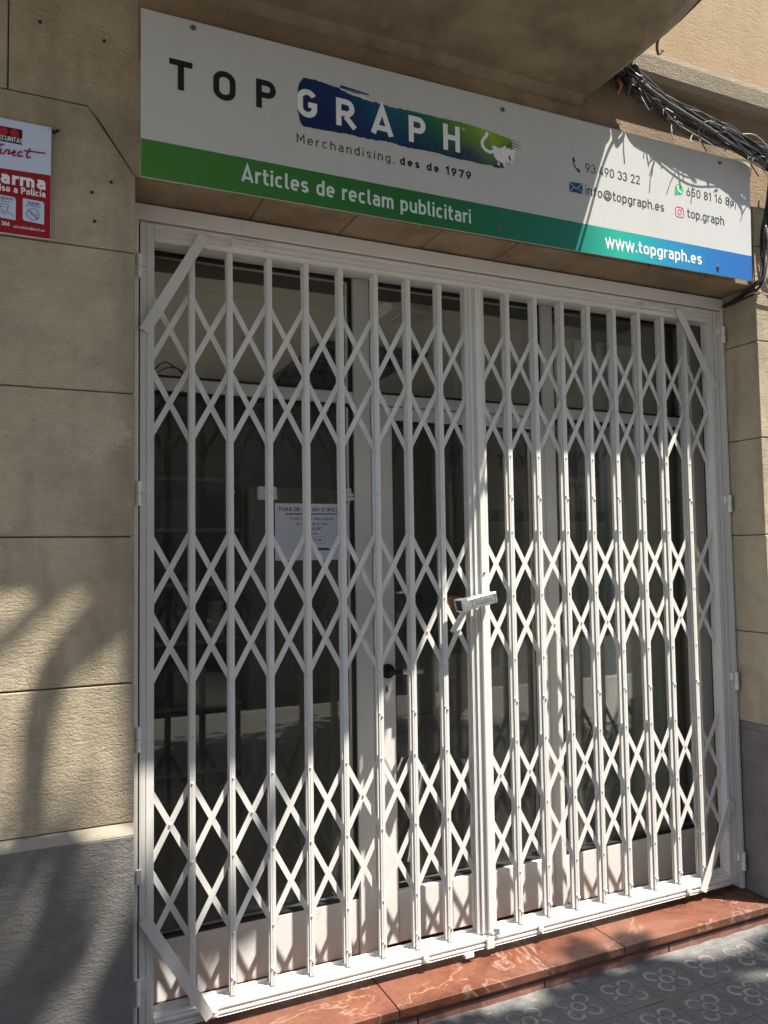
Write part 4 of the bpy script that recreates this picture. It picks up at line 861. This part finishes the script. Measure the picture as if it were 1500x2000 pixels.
# open shelves at left
g = stand('shelf_unit', 'dark open shelf unit with a pale vase, behind the left window', 'shelves', (1.0, 2.7, .14))
for z_ in (.20, .60, 1.0, 1.36, 1.70, 2.02): MB().box(.30, 1.38, 2.55, 3.0, z_, z_+.022).build('shelf', brownm, g)
for x_ in (.28, .82, 1.382): MB().box(x_, x_+.018, 2.54, 3.0, .14, 2.04).build('side_panel', darkm, g)
def lathe(prof, c, n=18):
    m = MB(); vs = [(c[0]+r*math.cos(2*PI*k/n), c[1]+r*math.sin(2*PI*k/n), c[2]+z) for r, z in prof for k in range(n)]
    fs = [(i*n+k, i*n+(k+1) % n, (i+1)*n+(k+1) % n, (i+1)*n+k) for i in range(len(prof)-1) for k in range(n)]+[tuple(range(n))[::-1], tuple(range((len(prof)-1)*n, len(prof)*n))]
    return m.add(vs, fs)
tag(lathe([(.04, 0), (.055, .03), (.06, .12), (.045, .2), (.05, .235)], (1.24, 2.66, 1.022)).build('vase', flat('beige_ceramic', (.42, .38, .32), .25), at=(1.24, 2.66, 1.022), smooth=True), 'pale beige vase on the middle board of the dark shelf unit', 'vase')
for k, (x_, z_, w_, h_, c_, lb) in enumerate(((.50, 1.022, .22, .16, (.30, .29, .27), 'grey storage box on the middle board of the shelf unit, nearest the frame'), (.64, 1.382, .20, .13, (.12, .13, .13), 'low dark storage box on the upper board of the shelf unit'), (1.0, 1.722, .24, .17, (.05, .05, .05), 'black storage box on the second highest board of the shelf unit'), (1.06, .622, .20, .22, (.25, .24, .22), 'tall light storage box on the low board of the shelf unit'))):
    r_ = empty('storage_box', (x_, 2.7, z_), lb, 'box'); MB().box(x_-w_/2, x_+w_/2, 2.6, 2.85, z_, z_+h_-.02).build('box_body', flat('card_%s' % 'abcd'[k], c_, .6), r_, bevel=.003); MB().box(x_-w_/2-.004, x_+w_/2+.004, 2.596, 2.854, z_+h_-.019, z_+h_).build('box_lid', flat('lid_%s' % 'abcd'[k], tuple(v*1.3 for v in c_), .6), r_, bevel=.002)
# white wall screen with the shop's own lettering, seen through the right panes
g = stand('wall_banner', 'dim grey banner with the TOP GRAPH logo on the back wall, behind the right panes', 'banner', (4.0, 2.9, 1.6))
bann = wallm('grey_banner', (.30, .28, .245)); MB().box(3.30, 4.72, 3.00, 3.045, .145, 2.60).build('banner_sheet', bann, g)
PB = lambda u, v, d: (u, 2.9985+d*1., v)
for ch, x_ in (('T', 3.62), ('O', 3.80), ('P', 3.98)): letters('letter', black_p, ch, x_, 2.22, .13, w=.2, P3=PB, parent=g, sx=.9)
bmt = brush_mat(); 
for n_ in bmt.node_tree.nodes:
    if n_.type == 'MATH' and n_.operation == 'MULTIPLY_ADD' and abs(n_.inputs[1].default_value-1.25) < .01: n_.inputs[2].default_value = -4.1/.8
printed('brush_stroke', bmt, lambda q: q.add([PB(4.12+.02*i+0, (2.18 if k == 0 else 2.40)+random.uniform(-.012, .012), 0) for k in (0, 1) for i in range(28)], [(i, i+1, 29+i, 28+i) for i in range(27)]), g)
letters('tagline', black_p, 'Merchandising, des de 1979', 4.14, 2.09, .05, w=.14, track=.2, P3=PB, parent=g, width=.52)
printed('banner_band', flat('banner_green', (.02, .05, .04), .6), lambda q: (q.add([PB(3.31, 1.80, 0), PB(4.71, 1.80, 0), PB(4.71, 1.89, 0), PB(3.31, 1.89, 0)], [(0, 1, 2, 3)]), q.add([PB(3.31, 1.48, 0), PB(4.71, 1.48, 0), PB(4.71, 1.50, 0), PB(3.31, 1.50, 0)], [(0, 1, 2, 3)])), g)
MB().box(4.76, 6.15, 3.0, 3.045, .145, 2.64).build('panel', white_w, g)
# desk
g = stand('desk', 'brown front desk behind the door glass, right of the handle', 'desk', (2.9, 1.6, .14))
MB().box(2.15, 3.60, 1.35, 2.0, .86, .90).build('desk_top', brownm, g, bevel=.003); MB().box(2.2, 3.55, 1.40, 1.43, .16, .858).build('front_panel', brownm, g, bevel=.003)
for x_ in (2.17, 3.55): MB().box(x_, x_+.03, 1.37, 1.98, .14, .858).build('side_panel', darkm, g)
g = stand('office_chair', 'grey office chair with splayed legs, standing in front of the desk', 'chair', (1.95, 1.0, .14))
MB().box(1.76, 2.14, .86, 1.24, .56, .62).build('seat', wallm('grey_chair_fabric', (.12, .12, .13)), g, bevel=.02, seg=2); MB().box(1.80, 2.10, 1.25, 1.30, .70, 1.08).build('backrest', wallm('grey_back_fabric', (.12, .12, .13)), g, bevel=.02, seg=2)
for sx_ in (-1, 1):
    for sy_ in (-1, 1): MB().tube([(1.95+sx_*.1, 1.05+sy_*.1, .56), (1.95+sx_*.24, 1.05+sy_*.2, .142)], .013, 8).build('leg', chrome, g)
MB().tube([(1.95, 1.24, .58), (1.95, 1.29, .72)], .014, 8).build('back_stem', chrome, g)

# ------------------------------------------------------------------ street tree behind the camera; it shades the pavement
leafm = M('plane_tree_leaf', (.07, .11, .03), .55); leafm.col(leafm.ramp(leafm.world().noise(3, 3), [(.3, (.045, .075, .02)), (.7, (.10, .14, .04))])); leafm = leafm.m
barkm = rough_cement('plane_tree_bark', (.14, .12, .09), (.30, .27, .21), .01)
def gproj(p): return p[0]-.369*(p[2]-GZ), p[1]+.3077*(p[2]-GZ)
def tree(base, label, crown_c, crown_r, nclump, rule, seed, extra=()):
    rnd = random.Random(seed); r_ = empty('street_tree', base, label, 'tree'); b = Vector(base)
    c = Vector(crown_c); MB().tube(spline([b, b+Vector((.05, .03, 1.4)), b.lerp(c, .55)+Vector((.1, 0, .2)), c+Vector((0, 0, .4))], 8), [.17-.004*i for i in range(25)], 14).build('trunk', barkm, r_, smooth=True)
    lm = MB(); br = MB()
    def leafc(p, n, s):
        for _ in range(n):
            q = p+Vector((rnd.gauss(0, s), rnd.gauss(0, s), rnd.gauss(0, s*.7)))
            if not rule(q): continue
            a = Vector((rnd.uniform(-1, 1), rnd.uniform(-1, 1), rnd.uniform(-.5, .5))).normalized(); u = a.orthogonal().normalized(); l = rnd.uniform(.05, .085)
            lm.add([q-a*l, q-u*l*.7, q-a*l*.2+Vector((0, 0, .01)), q+a*l, q+u*l*.7], [(0, 1, 3, 4)])
    for k in range(nclump):
        a = rnd.uniform(0, 2*PI); e = math.asin(rnd.uniform(-.75, 1)); rr = rnd.uniform(.45, 1.0)
        p = c+Vector((crown_r[0]*math.cos(a)*math.cos(e), crown_r[1]*math.sin(a)*math.cos(e), crown_r[2]*math.sin(e)))*rr
        if not rule(p): continue
        if k % 5 == 0: br.tube([c+Vector((0, 0, rnd.uniform(-.9, .5))), c.lerp(p, .5)+Vector((0, 0, .15)), p], [.05, .03, .008], 5)
        leafc(p, 34, .19)
    for path, rr0 in extra:
        pts = spline(path, 8); br.tube(pts, [rr0*(1-.75*i/len(pts)) for i in range(len(pts))], 6)
    br.build('limbs', barkm, r_, smooth=True); tag(lm.build('crown', leafm, r_), kind='stuff')
    return r_
def rule_main(p):
    gx, gy = gproj(p)
    n = noise.noise(Vector((gx*2.2, gy*3.5, 1.3)))
    edge = -.24 if gx > .75 else (.02 if gx < .35 else .02-.26*(gx-.35)/.4)
    if 1.70 < gx < 2.2: edge = -.06
    if .13 < gx < .60 and .0 < gy < .24 and noise.noise(Vector((gx*6, gy*6, 9.1))) > -.12 and noise.noise(Vector((p[0]*40, p[1]*40, p[2]*40))) > 0: return True
    if gy > edge+.12*n: return False
    if gy > -.20 and noise.noise(Vector((gx*5, gy*7, 3.1))) > .02: return False
    # a few gaps let sun patches down on the paving by the step
    h = noise.noise(Vector((gx*2.6+4, gy*5, 7.7)))
    return not (gy > -.62 and h > .16)
def up(x, z, k=1.35, y=WY): return (x+1.2*k, y-1.0*k, z+3.25*k)
TW = [( -.02, 1.20, 1.36), (.10, 1.245, 1.35), (.20, 1.30, 1.34), (.30, 1.375, 1.33), (.40, 1.46, 1.32)]
tw1 = [up(*q) for q in [(.50, 1.62, 1.34), (.36, 1.44), (.22, 1.31), (.145, 1.20), (.125, 1.02), (.12, .85), (.15, .62), (.06, .30)]]
tw2 = [up(*q) for q in [(.75, .95, 1.5), (.45, .62, 1.5), (.32, .45, 1.5), (.27, .2, 1.5)]]
tw3 = [up(*q) for q in [(.36, 1.44, 1.34), (.24, 1.50, 1.3), (.02, 1.30, 1.3), (-.2, 1.1, 1.3)]]
main_c = (4.35, -3.3, 6.6)
tree((4.2, -4.15, GZ), 'leafy plane tree on the kerb behind the viewer, shading the pavement', main_c, (2.9, 2.3, 2.1), 1100, rule_main, 5,
     [([main_c, (3.4, -2.6, 6.0)]+tw1, .06), ([main_c, (3.4, -2.7, 5.9)]+tw2, .055), ([(3.4, -2.6, 6.0)]+tw3, .035)])

# ------------------------------------------------------------------ building across the street (mirrored in the glass)
OB = empty('building', (0, -14.5, GZ), 'plain beige block of flats across the street with rows of tall windows', 'building')
ow = wallm('far_beige_render', (.30, .25, .18)); og = flat('far_window_glass', (.03, .035, .04), .15); oframe = flat('far_shutter', (.14, .16, .12), .6)
MB().box(-18, 22, -20, -14.5, GZ-.2, 15).build('wall', ow, OB); MB().box(-18.3, 22.3, -20.2, -14.1, 15.001, 15.4).build('cornice', ow, OB)
wp = MB().box(-.55, .55, -.05, .0, 0, 1.9).build('window', og, OB, at=(0, 0, 0)); wf = MB(); 
for q in ((-.62, -.56, 0, 1.9), (.56, .62, 0, 1.9), (-.62, .62, 1.901, 2.0), (-.03, .03, 0, 1.9)): wf.box(q[0], q[1], .0, .06, q[2], q[3])
wf = wf.build('shutter', oframe, OB, at=(0, 0, 0)); first = True
for i in range(15):
    for j in range(4):
        loc = Vector((-16.6+2.6*i, -14.47, 1.0+3.4*j+(.2 if j else 0)))-ORG[OB]
        a = wp if first else inst(wp, OB, (0, 0, 0)); bq = wf if first else inst(wf, OB, (0, 0, 0)); first = False; a.location = loc; bq.location = loc

# ------------------------------------------------------------------ cars parked along the near kerb, mirrored in the panes
def car(x, y, paintc, label):
    r_ = empty('parked_car', (x, y, -.07), label, 'car', 'cars parked along the kerb behind the viewer'); z0 = -.07; pm = M('car_paint_%d' % int(x*10), paintc, .25, .3).m; gm = bpy.data.materials.get('car_glass') or flat('car_glass', (.01, .012, .014), .05); tm = bpy.data.materials.get('tyre') or flat('tyre', (.015, .015, .015), .8)
    def side(pts, hw, name, mt, bev): return MB().prism([(x+a, z0+b) for a, b in pts], y-hw, y+hw, 'y').build(name, mt, r_, bevel=bev, seg=2)
    side([(-2.05, .30), (-1.72, .22), (1.75, .22), (2.05, .32), (2.08, .62), (1.95, .86), (1.15, .96), (-1.35, 1.0), (-2.0, .92), (-2.1, .6)], .86, 'body', pm, .05)
    side([(-1.30, 1.001), (1.12, .961), (.45, 1.42), (-.85, 1.46)], .70, 'window_band', gm, .04); side([(-.82, 1.461), (.42, 1.421), (.20, 1.47), (-.6, 1.50)], .66, 'roof', pm, .012)
    for a in (-1.28, 1.30):
        for b in (-.80, .80):
            w = MB(); w.tube([(x+a, y+b-.10, z0+.31), (x+a, y+b+.10, z0+.31)], .31, 20); w = w.build('wheel', tm, r_); MB().tube([(x+a, y+b-.105, z0+.31), (x+a, y+b+.105, z0+.31)], .19, 16).build('rim', chrome, w)
    for b in (-.6, .6): MB().box(x+2.03, x+2.10, y+b-.16, y+b+.16, z0+.60, z0+.74).build('headlight', flat('lamp_glass_%d%d' % (int(x*10), int(b*10)), (.7, .7, .7), .1), r_)
car(-1.9, -5.75, (.55, .56, .57), 'silver hatchback parked by the kerb behind the viewer, nearer the alarm notice side')
car(3.1, -5.8, (.06, .07, .09), 'dark blue hatchback parked by the kerb behind the viewer, nearer the cable bundle side')
